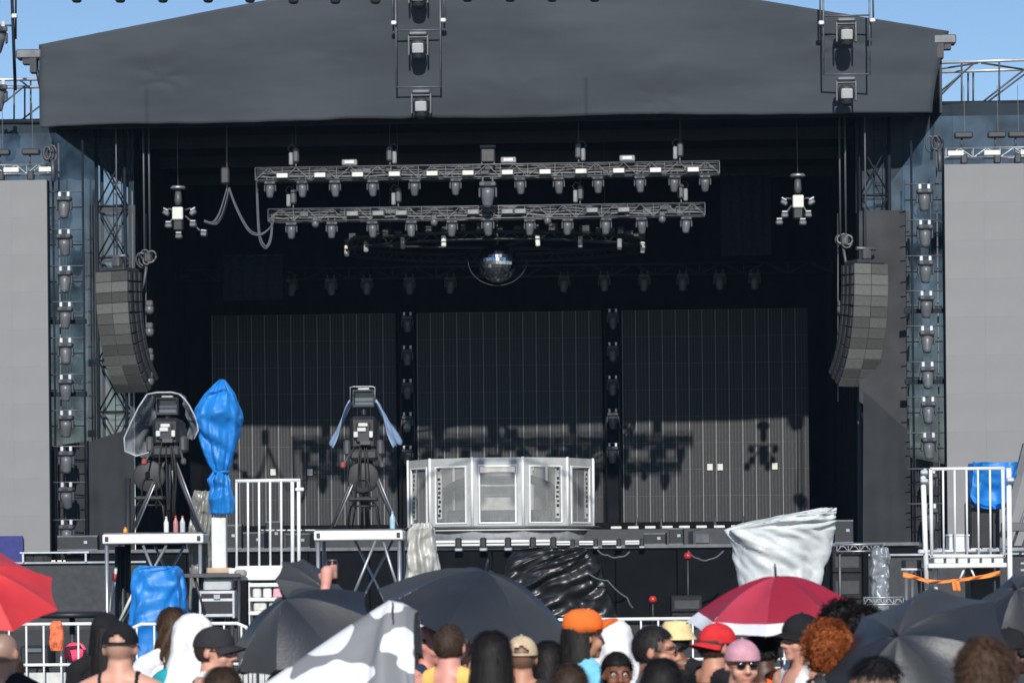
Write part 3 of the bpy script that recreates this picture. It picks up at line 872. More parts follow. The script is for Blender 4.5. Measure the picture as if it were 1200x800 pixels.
# ---------------------------------------------------------------- line array speakers
def line_array(label, px, py, v, sgn, ncab=12):
    u, z = px2s(px, py, v)
    t = sthing('line_array', label, 'line array', u, v, z, rz=sgn * R(25))
    Hc = 0.345; Wd = 1.26; Dp = 0.8
    gm = [mat('grille_%d' % i, (c, c, c * .95), .75, spec=.2, var=.12, scale=14) for i, c in enumerate((.065, .085, .105, .135, .075))]
    body = MB(); body.cbox((0, Dp / 2, -Hc / 2), (Wd, Dp, Hc - .012), .03); body = body.mesh('cabinet', M_BLACK)
    gr = []
    for k in range(5):
        q = MB(); q.cbox((0, -.015, -Hc / 2), (Wd / 2 - .02, .05, Hc - .012), .008); gr.append(q.mesh('grille', gm[k]))
    hw = MB(); hw.cbox((0, 0, 0), (.05, .16, Hc - .05), .015); hw = hw.mesh('rigging', M_DARK)
    y = 0.0; zz = 0.0
    pat = [0, 3, 0, 3, 1, 2, 1, 0, 2, 3, 0, 0] if sgn < 0 else [1, 3, 3, 2, 2, 2, 1, 4, 3, 3, 2, 2]
    for i in range(ncab):
        th = R(40) * (i / (ncab - 1)) ** 1.6
        c = inst(body, 'cabinet', t, (0, y, zz), (th, 0, 0))
        for s_ in (-1, 1):
            k = pat[i] if (i + (s_ > 0)) % 5 else (pat[i] + 2) % 5
            inst(gr[k], 'grille', c, (s_ * (Wd / 4 - .0), 0, 0))
            for dy in (.12, .4, .66):
                inst(hw, 'rigging', c, (s_ * (Wd / 2 + .02), dy, -Hc / 2 + random.uniform(-.02, .02)))
        y += math.sin(th) * Hc; zz -= math.cos(th) * Hc
    m = MB(); m.cbox((0, Dp / 2, .07), (Wd * .8, Dp * 1.1, .12), .02); m.build('bumper', M_DARK, t)
    m = MB(); m.cbox((0, .3, .32), (.3, .3, .36), .06); m.build('hoist', M_CASE, t)
    m = MB(); m.tube([(-.35, .3, .52), (.35, .3, .52)], .06, 7); m.build('spreader', M_ALUD, t)
    m = MB(); m.tube([(0, .3, .5), (0, .3, 5.9)], .03, 6); m.build('chain', M_CASE, t)
    return t
line_array('tall curved column of speakers hanging at the left of the stage', 131, 318, -14.2, -1)
line_array('tall curved column of speakers hanging at the right of the stage', 1020.5, 309, -14.2, 1)
def cablehang(label, px, py, v, top, sgn):
    u, z = px2s(px, py, v)
    t = sthing('rigging_cluster', label, 'rigging', u, v, z)
    for i in range(6):
        m = MB(); cx = random.uniform(-.22, .22); r_ = random.uniform(.1, .2); k = random.uniform(-.8, .8); cz = random.uniform(-.12, .12)
        m.tube([(cx + r_ * math.cos(q * .524), .05 * i - .1 + k * r_ * math.sin(q * .524), cz + r_ * 1.2 * math.sin(q * .524)) for q in range(13)], .035, 6); m.build('coil', M_CASE if i % 2 else M_ALUD, t)
    m = MB(); m.cbox((.05, 0, 0), (.3, .25, .36), .06); m.build('motor', M_DARK, t)
    for dx in (-.08, .1):
        m = MB(); m.tube([(dx, .05, .1), (dx - .01, .05, top)], .035, 6); m.build('pole', M_CASE, t)
    m = MB(); m.tube([(0, 0, -.2), (-.1 * sgn, .05, -.8), (-.3 * sgn, .1, -1.3)], .05, 6); m.build('loom', M_CASE, t)
cablehang('tangle of cables and clamps hanging right of the left speaker column', 172, 302, -13.6, 5.2, 1)
cablehang('tangle of cables and clamps hanging left of the right speaker column', 988, 282, -13.6, 4.8, -1)
# short column of small lights beside each array
for (px, ys, lb, side) in ((173, (352, 378, 408, 436), 'thin pipe with small lights right of the left speaker column', 'left'), (984, (352, 385, 420), 'thin pipe with small lights left of the right speaker column', 'right')):
    v = -13.2
    base = (px2s(px, 400, v)[0], v, px2s(px, 470, v)[1])
    t = sthing('side_light_pipe', lb, 'pipe', *base)
    pipes(t, base, [(px - 2, 250, v, px - 2, 470, v)], .025, M_CASE)
    for i, y in enumerate(ys):
        u, z = px2s(px + 2, y, v - .1)
        dup(SPOT, W(u, v - .1, z), PSI, '%s small light from the top on the pipe beside the %s speaker column' % (ORD[i], side), 1.25)

# ---------------------------------------------------------------- light pods hung left and right
def pod(label, px, py, v, lamps):
    u, z = px2s(px, py, v)
    t = sthing('light_pod', label, 'light cluster', u, v, z, group='hanging light pods')
    m = MB(); m.tube([(0, 0, .8), (-.02, 0, ZC2 - z)], .016, 5); m.build('hanging_rod', M_CASE, t)
    m = MB(); m.lathe([(.24, .74), (.26, .78), (.22, .84)], 12); m.build('top_plate', M_ALU, t)
    m = MB(); m.lathe([(.1, .2), (.13, .35), (.1, .74)], 8); m.build('neck', M_CASE, t)
    m = MB(); m.cbox((0, -.14, -.08), (.36, .12, .42), .03); m.build('panel', MATS['strobe_face'], t)
    m = MB(); m.cbox((0, 0, -.45), (.34, .24, .4), .05); m.build('body', M_BLACK, t)
    for (dx, dz, k) in lamps:
        m = MB(); m.tube([(dx * .45, 0, min(dz * .5 + .05, .15)), (dx * .8, 0, dz + .1), (dx, 0, dz)], .035, 6); a = m.build('arm', M_CASE, t)
        m = MB(); m.cbox((dx, -.05, dz - .05), (.24, .2, .16), .04, (0, k, 0)); m.build('lamp', M_ALUD, a)
        m = MB(); m.cbox((dx, -.06, dz + .07), (.2, .16, .07), .02, (0, k, 0)); m.build('cap', M_ALU, a)
    return t
pod('cluster of small lamps with a pale panel hung at the left, below the cable loop', 209, 248, -12.6, [(-.4, 0, .5), (.5, 0, -.5), (-.32, -.42, 0), (.5, -.4, 0), (.86, -.72, .1), (.02, -.78, 0)])
pod('cluster of small lamps with a pale panel hung alone at the right', 935, 234, -12.6, [(-.46, -.05, .5), (.44, -.05, -.5), (-.44, -.47, 0), (.33, -.47, 0), (-.62, -.7, 0), (.15, -.72, 0)])
# looped cables from the left pod to the truss ends
cu, cz = px2s(266, 224, -13.3)
t = sthing('cable_loom', 'grey looped cables hanging between the left lamp cluster and the trusses', 'cables', cu, -13.3, cz)
def loom(pts, k, nm='cable'):
    P = []
    for (x, y) in pts:
        u, z = px2s(x, y, -13.3); P.append(Vector((u - cu, 0, z - cz)))
    def cr(i, s_):
        p0, p1, p2, p3 = P[max(i - 1, 0)], P[i], P[i + 1], P[min(i + 2, len(P) - 1)]
        return 0.5 * ((2 * p1) + (p2 - p0) * s_ + (2 * p0 - 5 * p1 + 4 * p2 - p3) * s_ ** 2 + (3 * p1 - p0 - 3 * p2 + p3) * s_ ** 3)
    Q = [cr(i, s_ / 6) for i in range(len(P) - 1) for s_ in range(6)] + [P[-1]]
    for j in range(k):
        m = MB(); off = Vector((random.uniform(-.04, .04), random.uniform(-.08, .08), random.uniform(-.07, .05)))
        m.tube([q + off * (1 + .8 * math.sin(i / len(Q) * 3.14)) for i, q in enumerate(Q)], .028, 5); m.build(nm, M_CABLE, t)
loom([(240, 258), (250, 260), (258, 250), (264, 232), (267, 220)], 4)
loom([(267, 220), (273, 238), (282, 258), (292, 272), (305, 274), (318, 262), (320, 250)], 2)
loom([(302, 205), (303, 240), (306, 278), (314, 290), (319, 278), (320, 252)], 3)
m = MB(); u, z = px2s(266, 200, -13.3); m.tube([(u - cu, 0, z - cz - .6), (u - cu, 0, z - cz + 2)], .03, 6); m.build('hanger', M_CASE, t)
m = MB(); u, z = px2s(264, 206, -13.3); m.cbox((u - cu, 0, z - cz), (.28, .2, .55), .05); m.build('hanger_block', M_DARK, t)

# ---------------------------------------------------------------- oval ring and mirror ball
vc = -9.0
u0, z0 = px2s(580, 294, vc)
t = sthing('ring_truss', 'dark oval lighting ring under the lower truss with pale lamps round its rim', 'lighting ring', u0, vc, z0)
RX, RY = 5.2, 3.4
for (dz, k) in ((0, 1), (.25, 1), (0, .93), (.25, .93)):
    m = MB(); m.tube([(RX * k * math.cos(a * math.pi / 24), RY * k * math.sin(a * math.pi / 24), dz) for a in range(49)], .035, 6, caps=False); m.build('rim_tube', M_BLACK, t)
m = MB()
for a in range(96):
    c, s_ = math.cos(a * math.pi / 48), math.sin(a * math.pi / 48); c2, s2 = math.cos((a + 1) * math.pi / 48), math.sin((a + 1) * math.pi / 48)
    m.tube([(RX * c, RY * s_, 0 if a % 2 else .25), (RX * c2, RY * s2, .25 if a % 2 else 0)], .016, 4, caps=False)
tag(m.build('lacing', M_BLACK, t), kind='stuff')
for a in (0, 90):
    m = MB(); q = R(a + 20); m.tube([(-RX * math.cos(q), -RY * math.sin(q), .1), (RX * math.cos(q), RY * math.sin(q), .1)], .05, 6); m.build('spoke', M_BLACK, t)
for i, (px, py) in enumerate(((406.5, 294), (429, 289), (472, 285), (520, 282.5), (630, 282), (680, 283.5), (726, 286), (753, 290))):
    c = max(-.985, min(.985, (px - 580) / 177)); s_ = -math.sqrt(1 - c * c)
    v = vc + RY * s_ - .1
    u, z = px2s(px, py, v)
    m = MB(); m.cbox((u - u0, v - vc, z - z0), (.16, .12, .38), .03); l = m.build('lamp', MATS['strobe_face'] if i in (0, 3, 4, 7) else MATS['strobe_face_dim'], t)
    m = MB(); m.box((u - u0, v - vc + .1, z - z0), (.1, .12, .3)); m.build('lamp_bracket', M_BLACK, l)
for i in range(26):
    a = -math.pi * (i + .5) / 26
    m = MB(); h = random.uniform(.1, .3); m.cbox((RX * .97 * math.cos(a), RY * .97 * math.sin(a), .28 + h / 2), (random.uniform(.12, .4), .2, h), .03); m.build('ring_fitting', M_BLACK if i % 3 else M_DARK, t)
for a in (40, 140, 220, 320):
    m = MB(); m.tube([(RX * .95 * math.cos(R(a)), RY * .95 * math.sin(R(a)), .25), (RX * .95 * math.cos(R(a)), RY * .95 * math.sin(R(a)), ZC2 - z0)], .014, 5); m.build('drop_wire', M_DARK, t)
vb = -11.4
u1, z1 = px2s(583, 308, vb)
t = sthing('mirror_ball', 'faceted mirror ball hanging below the middle of the lighting ring', 'mirror ball', u1, vb, z1)
m = MB(); Rb = .66; nr = 18
for i in range(nr):
    th0, th1 = math.pi * i / nr, math.pi * (i + 1) / nr
    nc = max(4, int(36 * math.sin((th0 + th1) / 2)))
    for j in range(nc):
        p0, p1 = 2 * math.pi * (j + .04) / nc, 2 * math.pi * (j + .96) / nc
        c = Vector((math.sin((th0 + th1) / 2) * math.cos((p0 + p1) / 2), math.sin((th0 + th1) / 2) * math.sin((p0 + p1) / 2), math.cos((th0 + th1) / 2)))
        E = Euler((random.gauss(0, .06), random.gauss(0, .06), random.gauss(0, .06))).to_matrix()
        q = []
        for (th, ph) in ((th0 + .006, p0), (th1 - .006, p0), (th1 - .006, p1), (th0 + .006, p1)):
            v_ = Vector((math.sin(th) * math.cos(ph), math.sin(th) * math.sin(ph), math.cos(th)))
            q.append((c + E @ (v_ - c)) * Rb)
        m.add(q, [(0, 1, 2, 3)])
tag(m.build('facets', mat('mirror', (.5, .53, .57), .16, 1.0, var=.35, scale=9), t), kind='stuff')
m = MB(); m.lathe([(.02, -Rb * .97)] + [(Rb * .97 * math.sin(math.pi * i / 10), -Rb * .97 * math.cos(math.pi * i / 10)) for i in range(1, 10)] + [(.02, Rb * .97)], 18); m.build('core', M_DARK, t)
m = MB(); m.tube([(0, 0, Rb * .9), (0, 0, Rb + .9)], .04, 6); m.build('hanger', M_CASE, t)
m = MB(); m.tube([(Rb * 1.5 * math.cos(a * math.pi / 20), 0, .1 + Rb * 1.3 * math.sin(a * math.pi / 20)) for a in range(-20, 1)], .014, 5); m.build('guard_hoop', M_DARK, t)

# ---------------------------------------------------------------- masts with lights between the LED screens
for (px, lb, side, ys) in ((477.5, 'narrow black mast with lights between the left and middle LED screens', 'left', (366, 405, 444, 483, 522)), (718, 'narrow black mast with lights between the middle and right LED screens', 'right', (362, 401, 440, 479, 519))):
    v = -.35
    u, z = px2s(px, 490, v)
    t = sthing('screen_mast', lb, 'mast', u, v, 3.42)
    m = MB(); m.box((0, .55, 4.0), (.76, .1, 8.1)); m.build('back_panel', M_DRAPE, t)
    for s_ in (-1, 1):
        m = MB(); m.tube([(s_ * .25, .1, 0), (s_ * .25, .1, 8.0)], .03, 6); m.build('upright', M_BLACK, t)
    for i, y in enumerate(ys):
        uu, zz = px2s(px, y, v)
        m = MB(); m.tube([(-.25, .1, zz - 3.42), (.25, .1, zz - 3.42)], .025, 6); m.build('rung', M_BLACK, t)
        dup(proto, W(uu, v - .1, zz), PSI, '%s dark light from the top on the mast %s of the middle LED screen' % (ORD[i], side), .95)['group'] = 'lights on the masts between the LED screens'
# dim row of lights above the LED screens
v = -2.2
ua, z = px2s(205, 322, v); ub = px2s(975, 312, v)[0]; z = px2s(590, 318, v)[1]
t = sthing('rear_truss', 'unlit black truss high above the LED screens', 'truss', (ua + ub) / 2, v, z)
truss(t, ((ua - ub) / 2, 0, 0), ((ub - ua) / 2, 0, 0), .4, .4, 30, m_c=M_BLACK)
for i, px in enumerate((296, 342, 388, 430, 480, 528, 661, 708, 755, 800, 843, 884)):
    u = px2s(px, 320, v)[0]
    dup(tp, W(u, v - .1, z - .05), PSI, '%s dim light from the left on the black truss above the LED screens' % ORD[i], .95)['group'] = 'dim lights above the LED screens'
# dark hanging panels inside
for (x0, x1, yt, yb, lb) in ((845, 904, 205, 300, 'dark hanging cloth panel high inside the stage at the right'), (262, 332, 300, 352, 'dark hanging cloth panel inside the stage above the left LED screen')):
    v = -5.0
    base = (px2s((x0 + x1) / 2, yb, v)[0], v, px2s(x0, yb, v)[1])
    t = sthing('inner_curtain', lb, 'cloth panel', *base)
    m = MB(); w = px2s(x1, yb, v)[0] - px2s(x0, yb, v)[0]; h = px2s(x0, yt, v)[1] - base[2]
    m.sheet(lambda a, b: (w * (a - .5), .05 * math.sin(a * 30), h * b), 30, 2, .02); m.build('cloth', mat('dim_cloth', (.02, .024, .028), .9, spec=.1), t)
    m = MB(); m.tube([(-w / 2, 0, h), (w / 2, 0, h)], .03, 6); m.build('top_bar', M_DARK, t)
# ================================================================ round booth on the stage
M_SILV = mat('booth_metal', (.42, .425, .42), .6, .0, var=.12, scale=2.5)
M_PANE = mat_sheer('clear_pane', (.5, .51, .5), .2, .15, var=.15, scale=1.6)
def ring_frame(m, w, h, l, r, tt, bb, d, z0=0.0):
    """one closed picture frame standing on z0, centred on x, front at y=0"""
    o = [(-w / 2, z0), (w / 2, z0), (w / 2, z0 + h), (-w / 2, z0 + h)]
    i = [(-w / 2 + l, z0 + bb), (w / 2 - r, z0 + bb), (w / 2 - r, z0 + h - tt), (-w / 2 + l, z0 + h - tt)]
    vs_ = [(x, 0, z) for x, z in o] + [(x, 0, z) for x, z in i] + [(x, d, z) for x, z in o] + [(x, d, z) for x, z in i]
    fs = []
    for k in range(4):
        k2 = (k + 1) % 4
        fs += [(k, k2, 4 + k2, 4 + k), (8 + k, 12 + k, 12 + k2, 8 + k2), (k, 8 + k, 8 + k2, k2), (4 + k, 4 + k2, 12 + k2, 12 + k)]
    m.add(vs_, fs)
vb = -7.0
ub, _ = px2s(588, 600, vb)
ZB = 3.2
bt = sthing('round_booth', 'round silver booth with clear windows in the middle of the stage', 'booth', ub, vb, ZB)
RB = 3.34; SL = 2 * RB * math.sin(R(15)); AP = RB * math.cos(R(15)); HB = 2.36
fr = MB(); ring_frame(fr, SL - .01, HB, .2, .2, .24, .1, .1); fr = fr.mesh('panel_frame', M_SILV)
fi = MB(); ring_frame(fi, SL - .44, HB - .38, .055, .055, .055, .055, .05, .12); fi = fi.mesh('window_frame', M_WHITE)
pn = MB(); pn.box((0, .03, HB / 2 - .05), (SL - .56, .012, HB - .5)); pn = pn.mesh('pane', M_PANE)
po = MB(); po.lathe([(.045, 0), (.045, HB + .02)], 8); po = po.mesh('post', M_WHITE)
for k in range(12):
    a = R(30 * k)
    x, y = AP * math.sin(a), -AP * math.cos(a)
    f = inst(fr, 'panel_frame', bt, (x, y, 0), (0, 0, a))
    inst(po, 'post', bt, (RB * math.sin(a + R(15)), -RB * math.cos(a + R(15)), 0))
    if k in (0, 1, 2, 3, 9, 10, 11):
        inst(fi, 'window_frame', f, (0, -.03, 0))
        inst(pn, 'pane', f, (0, 0.02, 0))
        if k in (1, 2, 10, 11):
            s_ = -1 if k > 6 else 1
            m = MB(); m.box((s_ * (SL / 2 - .36), .08, HB / 2), (.16, .03, HB - .6)); q = m.build('lamp_strip', M_OFFW, f)
            m = MB()
            for j in range(11):
                if j % 2 == 0 or random.random() < .7: m.box((s_ * (SL / 2 - .36) + random.uniform(-.02, .02), .055, .42 + j * .155), (.09, .025, random.uniform(.06, .11)))
            tag(m.build('strip_marks', M_BLACK, q), kind='stuff')
m = MB(); m.lathe([(RB + .1, -.05), (RB + .16, 0), (RB + .05, .04)], 48); m.build('foot_ring', M_ALUD, bt)
m = MB(); m.lathe([(RB - .05, -.7), (RB + .02, -.68), (RB + .02, -.06), (RB - .1, -.05)], 12, rot=(0, 0, R(15))); m.build('plinth', mat('plinth_grey', (.22, .225, .23), .6, .1, var=.2), bt)
m = MB(); m.lathe([(RB + .06, -.12), (RB + .09, -.1), (RB + .06, -.08)], 48); m.build('plinth_trim', M_WHITE, bt)
# inside: console with a pale front panel, arched dark band and equipment
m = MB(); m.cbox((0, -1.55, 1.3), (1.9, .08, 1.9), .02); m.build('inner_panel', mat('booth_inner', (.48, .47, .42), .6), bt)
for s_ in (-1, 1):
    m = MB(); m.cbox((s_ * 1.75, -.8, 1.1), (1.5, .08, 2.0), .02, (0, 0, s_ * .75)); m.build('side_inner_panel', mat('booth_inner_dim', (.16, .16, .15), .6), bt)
    m = MB(); m.cbox((s_ * 1.62, -1.1, 1.2), (.1, .06, 2.1), .02, (0, 0, s_ * .75)); m.build('inner_post', M_SILV, bt)
m = MB(); m.sheet(lambda a, b: (-2.5 + 5 * a, -1.85 + 1.6 * (2 * a - 1) ** 2, 1.62 - .85 * abs(2 * a - 1) ** 2.4 + .3 * b), 24, 1, .04); m.build('arched_band', M_DARK, bt)
m = MB(); m.cbox((0, -1.75, .3), (3.6, .4, .6), .04); m.build('equipment_bay', M_BLACK, bt)
for i in range(7):
    m = MB(); m.cbox((-1.5 + i * .5, -2.05, .2 + .1 * (i % 3)), (random.uniform(.2, .4), .25, random.uniform(.2, .4)), .04, (0, 0, random.uniform(-.4, .4))); m.build('equipment', (M_CASE, M_DARK, M_RUB)[i % 3], bt)

# ================================================================ front edge of the stage
ve = -16.75
def batten(label):
    t = thing('batten_light', label, 'batten light', (0, 0, 0), 0, 'light bars along the front edge of the stage')
    m = MB(); m.cbox((0, 0, .1), (.62, .1, .18), .02); m.build('bar', M_WHITE, t)
    m = MB(); m.box((0, -.055, .1), (.6, .02, .03)); m.build('slot', M_DARK, t)
    m = MB(); m.cbox((.42, -.04, .1), (.2, .2, .34), .04); m.build('clamp', M_BLACK, t)
    m = MB(); m.cbox((.42, -.06, -.1), (.26, .14, .12), .03); m.build('foot', M_ALU, t)
    return t
b1 = None
for i, px in enumerate((522, 551, 580, 609, 633, 660, 687, 714, 741)):
    u, z = px2s(px, 641, ve); lb = '%s white light bar from the left along the front edge of the stage' % ORD[i]
    P = W(u, ve, DECK + .02)
    if b1 is None: b1 = batten(lb); b1.location = P; b1.rotation_euler = (0, 0, PSI)
    else: dup(b1, P, PSI, lb, 1.0 if px < 640 else .72)
def wedge(label, px, v):
    u, z = px2s(px, 640, v)
    t = sthing('stage_monitor', label, 'stage monitor', u, v, DECK, rz=.3)
    m = MB(); m.prism([(-.3, 0), (.3, 0), (.3, .2), (.05, .5), (-.3, .42)], -.25, .25); m.build('cabinet', M_CASE, t)
    m = MB(); m.cbox((0, -.27, .2), (.46, .04, .3), .02); m.build('grille', M_ALUD, t)
wedge('tilted grey stage monitor right of the booth at the stage edge', 820, -15.6)
# black shiny sheeting over gear at the stage front
def loft(sections, Yc, material, name, parent, base, ratio=.6, amp=.03, fr=3.0, nz=36, na=44, seed=0.0, depth=None, expo=1.0, sharp=1.0, ridge=False):
    """wrinkled sheet wrapped round gear; sections: (px_left, px_right, py) from bottom to top"""
    S = []
    for (l, r_, y) in sections:
        a = at(l, y, Yc); b = at(r_, y, Yc)
        S.append(((a.x + b.x) / 2, (b.x - a.x) / 2, (a.z + b.z) / 2, (b.z - a.z) / 2))
    def q(tv):
        x = tv * (len(S) - 1); i = min(int(x), len(S) - 2); f = x - i
        f = f * f * (3 - 2 * f) * .5 + f * .5
        return [S[i][k] * (1 - f) + S[i + 1][k] * f for k in range(4)]
    def fn(a, b):
        cx, hw, cz, tl = q(b)
        th = 2 * math.pi * a
        c, s_ = math.cos(th), math.sin(th)
        d = depth if depth else max(hw * ratio, .04)
        if expo != 1.0:
            c = math.copysign(abs(c) ** expo, c); s_ = math.copysign(abs(s_) ** expo, s_)
        if ridge: d *= min(1.0, (1 - b) * 4 + .06)
        qx = (math.sin(th * .5) if False else th) * max(hw, .15) * 1.2
        wx = .5 * fbm(qx * fr * .35 + seed, cz * fr * .35, seed)
        tri = lambda p: abs((p % 2.0) - 1.0) * 2 - 1
        n1 = fbm(math.cos(th) * fr * .6 + seed, math.sin(th) * fr * .6, cz * fr * .35)
        n2 = tri(fr * (qx * .55 + cz * .28) + wx * 2.2 + seed) * .55 + tri(fr * (qx * .8 - cz * .55) + wx * 3 + seed * 2) * .4
        n3 = tri(fr * 2.3 * (qx * .4 + cz * .7) + wx * 5) * .22 * sharp + .25 * fbm(qx * fr * 2, cz * fr * 2, seed)
        k = amp * (n1 * 1.3 + n2 + n3) * min(1, hw / .12 + .3)
        return (cx + c * (hw + k * .5) - base.x, Yc + s_ * (d + k * 1.5) - base.y, cz + tl * c + amp * .3 * n1 - base.z)
    m = MB(); m.grid(fn, na, nz, closed=True)
    b0 = len(m.v) - na
    m.f.append(tuple(b0 + i for i in range(na))); m.mi.append(0); m.sm.append(True)
    m.f.append(tuple(reversed(range(na)))); m.mi.append(0); m.sm.append(True)
    return m.build(name, material, parent)
M_BPLAS = mat('black_sheeting', (.012, .012, .013), .36, var=.2, scale=3, spec=.5, crease=.5, cscale=2.5)
def wrapped(nm, label, cat, sections, Yc, material, part='sheet', **kw):
    a = at((sections[0][0] + sections[0][1]) / 2, sections[0][2], Yc)
    base = Vector((a.x, a.y, 0 if kw.pop('ground', True) else a.z))
    t = thing(nm, label, cat, base)
    return t, loft(sections, Yc, material, part, t, base, **kw), base
wrapped('sheeted_gear', 'shiny black plastic sheet bunched over gear in front of the booth', 'plastic sheet', [(580, 725, 722), (583, 720, 700), (586, 712, 685), (590, 704, 668), (594, 696, 655), (600, 690, 645), (612, 680, 641)], 81.6, M_BPLAS, amp=.13, fr=2.0, depth=.5, na=90, nz=50, sharp=1.5)
M_WTARP = mat('white_sheeting', (.58, .6, .6), .42, var=.1, scale=2, spec=.5, crease=.45, cscale=2.2)
wrapped('sheeted_gear', 'big white plastic sheet tied over gear at the right of the stage front', 'plastic sheet', [(872, 962, 740), (868, 962, 690), (864, 966, 665), (857, 972, 645), (851, 974, 630), (847, 976, 620), (868, 977, 612), (915, 978, 603), (962, 979, 595)], 76.0, M_WTARP, amp=.14, fr=1.5, depth=.7, na=90, nz=60, seed=3, sharp=.8, ridge=True)
M_CLEAR = mat('grey_cling_film', (.2, .22, .24), .3, var=.3, scale=7, spec=.6, crease=.5, cscale=5)
wrapped('wrapped_stack', 'stack of gear in grey plastic film right of the white sheet', 'wrapped gear', [(1019, 1042, 735), (1019, 1042, 695), (1021, 1041, 682), (1019, 1042, 675), (1021, 1041, 662), (1019, 1043, 652), (1022, 1040, 641)], 79.0, M_CLEAR, amp=.06, fr=3, seed=9, depth=.3, expo=.6)
# subwoofers and a small table behind the white sheet
def subs(label, x0, x1, y0, y1, Y, n):
    a = at((x0 + x1) / 2, y1, Y); w = (x1 - x0) / F * Y; zt = at(x0, y0, Y).z
    t = thing('speaker_stack', label, 'speaker stack', (a.x, a.y, 0))
    h = zt / n
    for i in range(n):
        m = MB(); m.cbox((0, 0, h * (i + .5)), (w, .8, h - .02), .03); c = m.build('cabinet', mat('sub_black', (.02, .02, .022), .6, spec=.2), t)
        m = MB(); m.box((0, -.41, h * (i + .45)), (w * .8, .03, h * .5)); m.build('grille', M_DARK, c)
subs('two dark speaker cabinets stacked beside the white plastic sheet', 974, 1008, 640, 700, 80, 3)
subs('black speaker cabinets stacked at the front right of the stage, by the red umbrella', 786, 822, 697, 722, 78, 2)
def table_truss(label, x0, x1, y0, Y):
    a = at((x0 + x1) / 2, y0, Y); w = (x1 - x0) / F * Y
    t = thing('truss_table', label, 'truss', (a.x, a.y, 0))
    z = a.z
    truss(t, (-w / 2, 0, z - .12), (w / 2, 0, z - .12), .25, .2, 8, m_c=M_ALU, rc=.03)
    for s_ in (-1, 1):
        m = MB(); m.tube([(s_ * (w / 2 - .1), 0, 0), (s_ * (w / 2 - .1), 0, z - .2)], .04, 6); m.build('leg', M_ALUD, t)
table_truss('short pale truss lying behind the wrapped stack at the right', 980, 1034, 637, 79.5)
table_truss('low pale truss near the ground behind the red umbrella', 1012, 1058, 699, 76)
# cables drooping from the stage edge
for (pts, lb) in (([(700, 644), (712, 650), (726, 652), (738, 646)], 'grey cable drooping from the stage edge right of the booth'), ([(806, 645), (818, 654), (832, 655), (848, 645)], 'grey cable drooping from the stage edge under the monitor'), ([(690, 672), (712, 680), (735, 700), (742, 712)], 'dark blue cable snaking down the black plastic sheet')):
    P = [at(x, y, 81.0) for x, y in pts]; b0 = P[0].copy()
    Q = []
    for i in range(len(P) - 1):
        for k in range(5):
            f = k / 5; Q.append(P[i].lerp(P[i + 1], f) - b0 + Vector((0, 0, -.06 * math.sin(math.pi * f))))
    Q.append(P[-1] - b0)
    m = MB(); m.tube(Q, .03, 6); o = m.build('cable', M_CABLE); o.location = b0; tag(o, lb, 'cable')
# thin stands with red caps before the skirting
for (px, y0, y1, lb) in ((806, 651, 720, 'thin mast with a red lamp standing before the stage skirting'), (765, 702, 726, 'low stand with a red lamp at the foot of the stage')):
    a = at(px, y0, 79.5)
    t = thing('lamp_stand', lb, 'lamp', (a.x, a.y, 0))
    m = MB(); m.tube([(0, 0, 0), (0, 0, a.z)], .03, 6); m.build('pole', M_DARK, t)
    m = MB(); m.lathe([(.1, -.09), (.13, 0), (.08, .1)], 10, (0, 0, a.z)); m.build('red_lamp', mat('red_plastic', (.45, .03, .02), .4), t)
    m = MB(); m.box((0, 0, .05), (.7, .5, .1)); m.build('foot', M_DARK, t)
# ================================================================ gear between crowd and stage
YM = 36.5
def wpipes(t, base, segs, r, material, name='tube', n=7):
    for (x0, y0, Y0, x1, y1, Y1) in segs:
        m = MB(); m.tube([at(x0, y0, Y0) - base, at(x1, y1, Y1) - base], r, n); m.build(name, material, t)
def gbase(px, Y):
    a = at(px, 640, Y); return Vector((a.x, Y, 0))
def wbox(t, base, x0, y0, x1, y1, Y, dep, material, name, ch=.02, proud=0.0):
    a = at(x0, y0, Y); b = at(x1, y1, Y)
    m = MB(); m.cbox(((a.x + b.x) / 2 - base.x, Y + dep / 2 - base.y - proud, (a.z + b.z) / 2 - base.z), (abs(b.x - a.x), dep, abs(a.z - b.z)), ch)
    return m.build(name, material, t)

# ---------------------------------------------------------------- camera platforms
def platform(label, x0, x1, ytop, Y, dep, braces):
    base = gbase((x0 + x1) / 2, Y)
    t = thing('camera_platform', label, 'platform', base)
    a = at(x0, ytop, Y); b = at(x1, ytop, Y); w = b.x - a.x; z = (a.z + b.z) / 2
    m = MB(); m.cbox((0, dep / 2, z - .07), (w, dep, .13), .012); m.build('deck_frame', M_WHITE, t)
    m = MB(); m.box((0, dep / 2, z + .006), (w - .03, dep - .03, .02)); m.build('deck_board', M_ALUD, t)
    for s_ in (-1, 1):
        m = MB(); m.cbox((s_ * (w / 2 - .06), -.006, z - .07), (.05, .02, .07), .008); m.build('socket', M_DARK, t)
        for y in (.06, dep - .06):
            m = MB(); m.tube([(s_ * (w / 2 - .05), y, 0), (s_ * (w / 2 - .05), y, z - .14)], .028, 7); m.build('leg', M_ALU, t)
    for (xa, za, xb, zb, y) in braces:
        m = MB(); m.tube([(xa * w, y * dep, z - za), (xb * w, y * dep, z - zb)], .02, 6); m.build('brace', M_ALU, t)
    return base, z
PB1, PZ1 = platform('white-edged camera platform on crossed legs at the left', 120, 238, 625, YM, 1.3, [(-.1, .16, .28, 1.5, .03), (.13, .16, -.42, 1.5, .06), (-.1, .16, .3, 1.4, .96), (.2, .16, -.3, 1.4, .99)])
PB2, PZ2 = platform('white-edged camera platform on crossed legs near the middle', 368, 472, 621, YM, 1.3, [(.2, .12, -.15, 1.15, .03), (.27, .12, .48, 1.0, .05), (-.1, .12, .4, 1.4, .9), (.35, .12, -.2, 1.4, .95)])

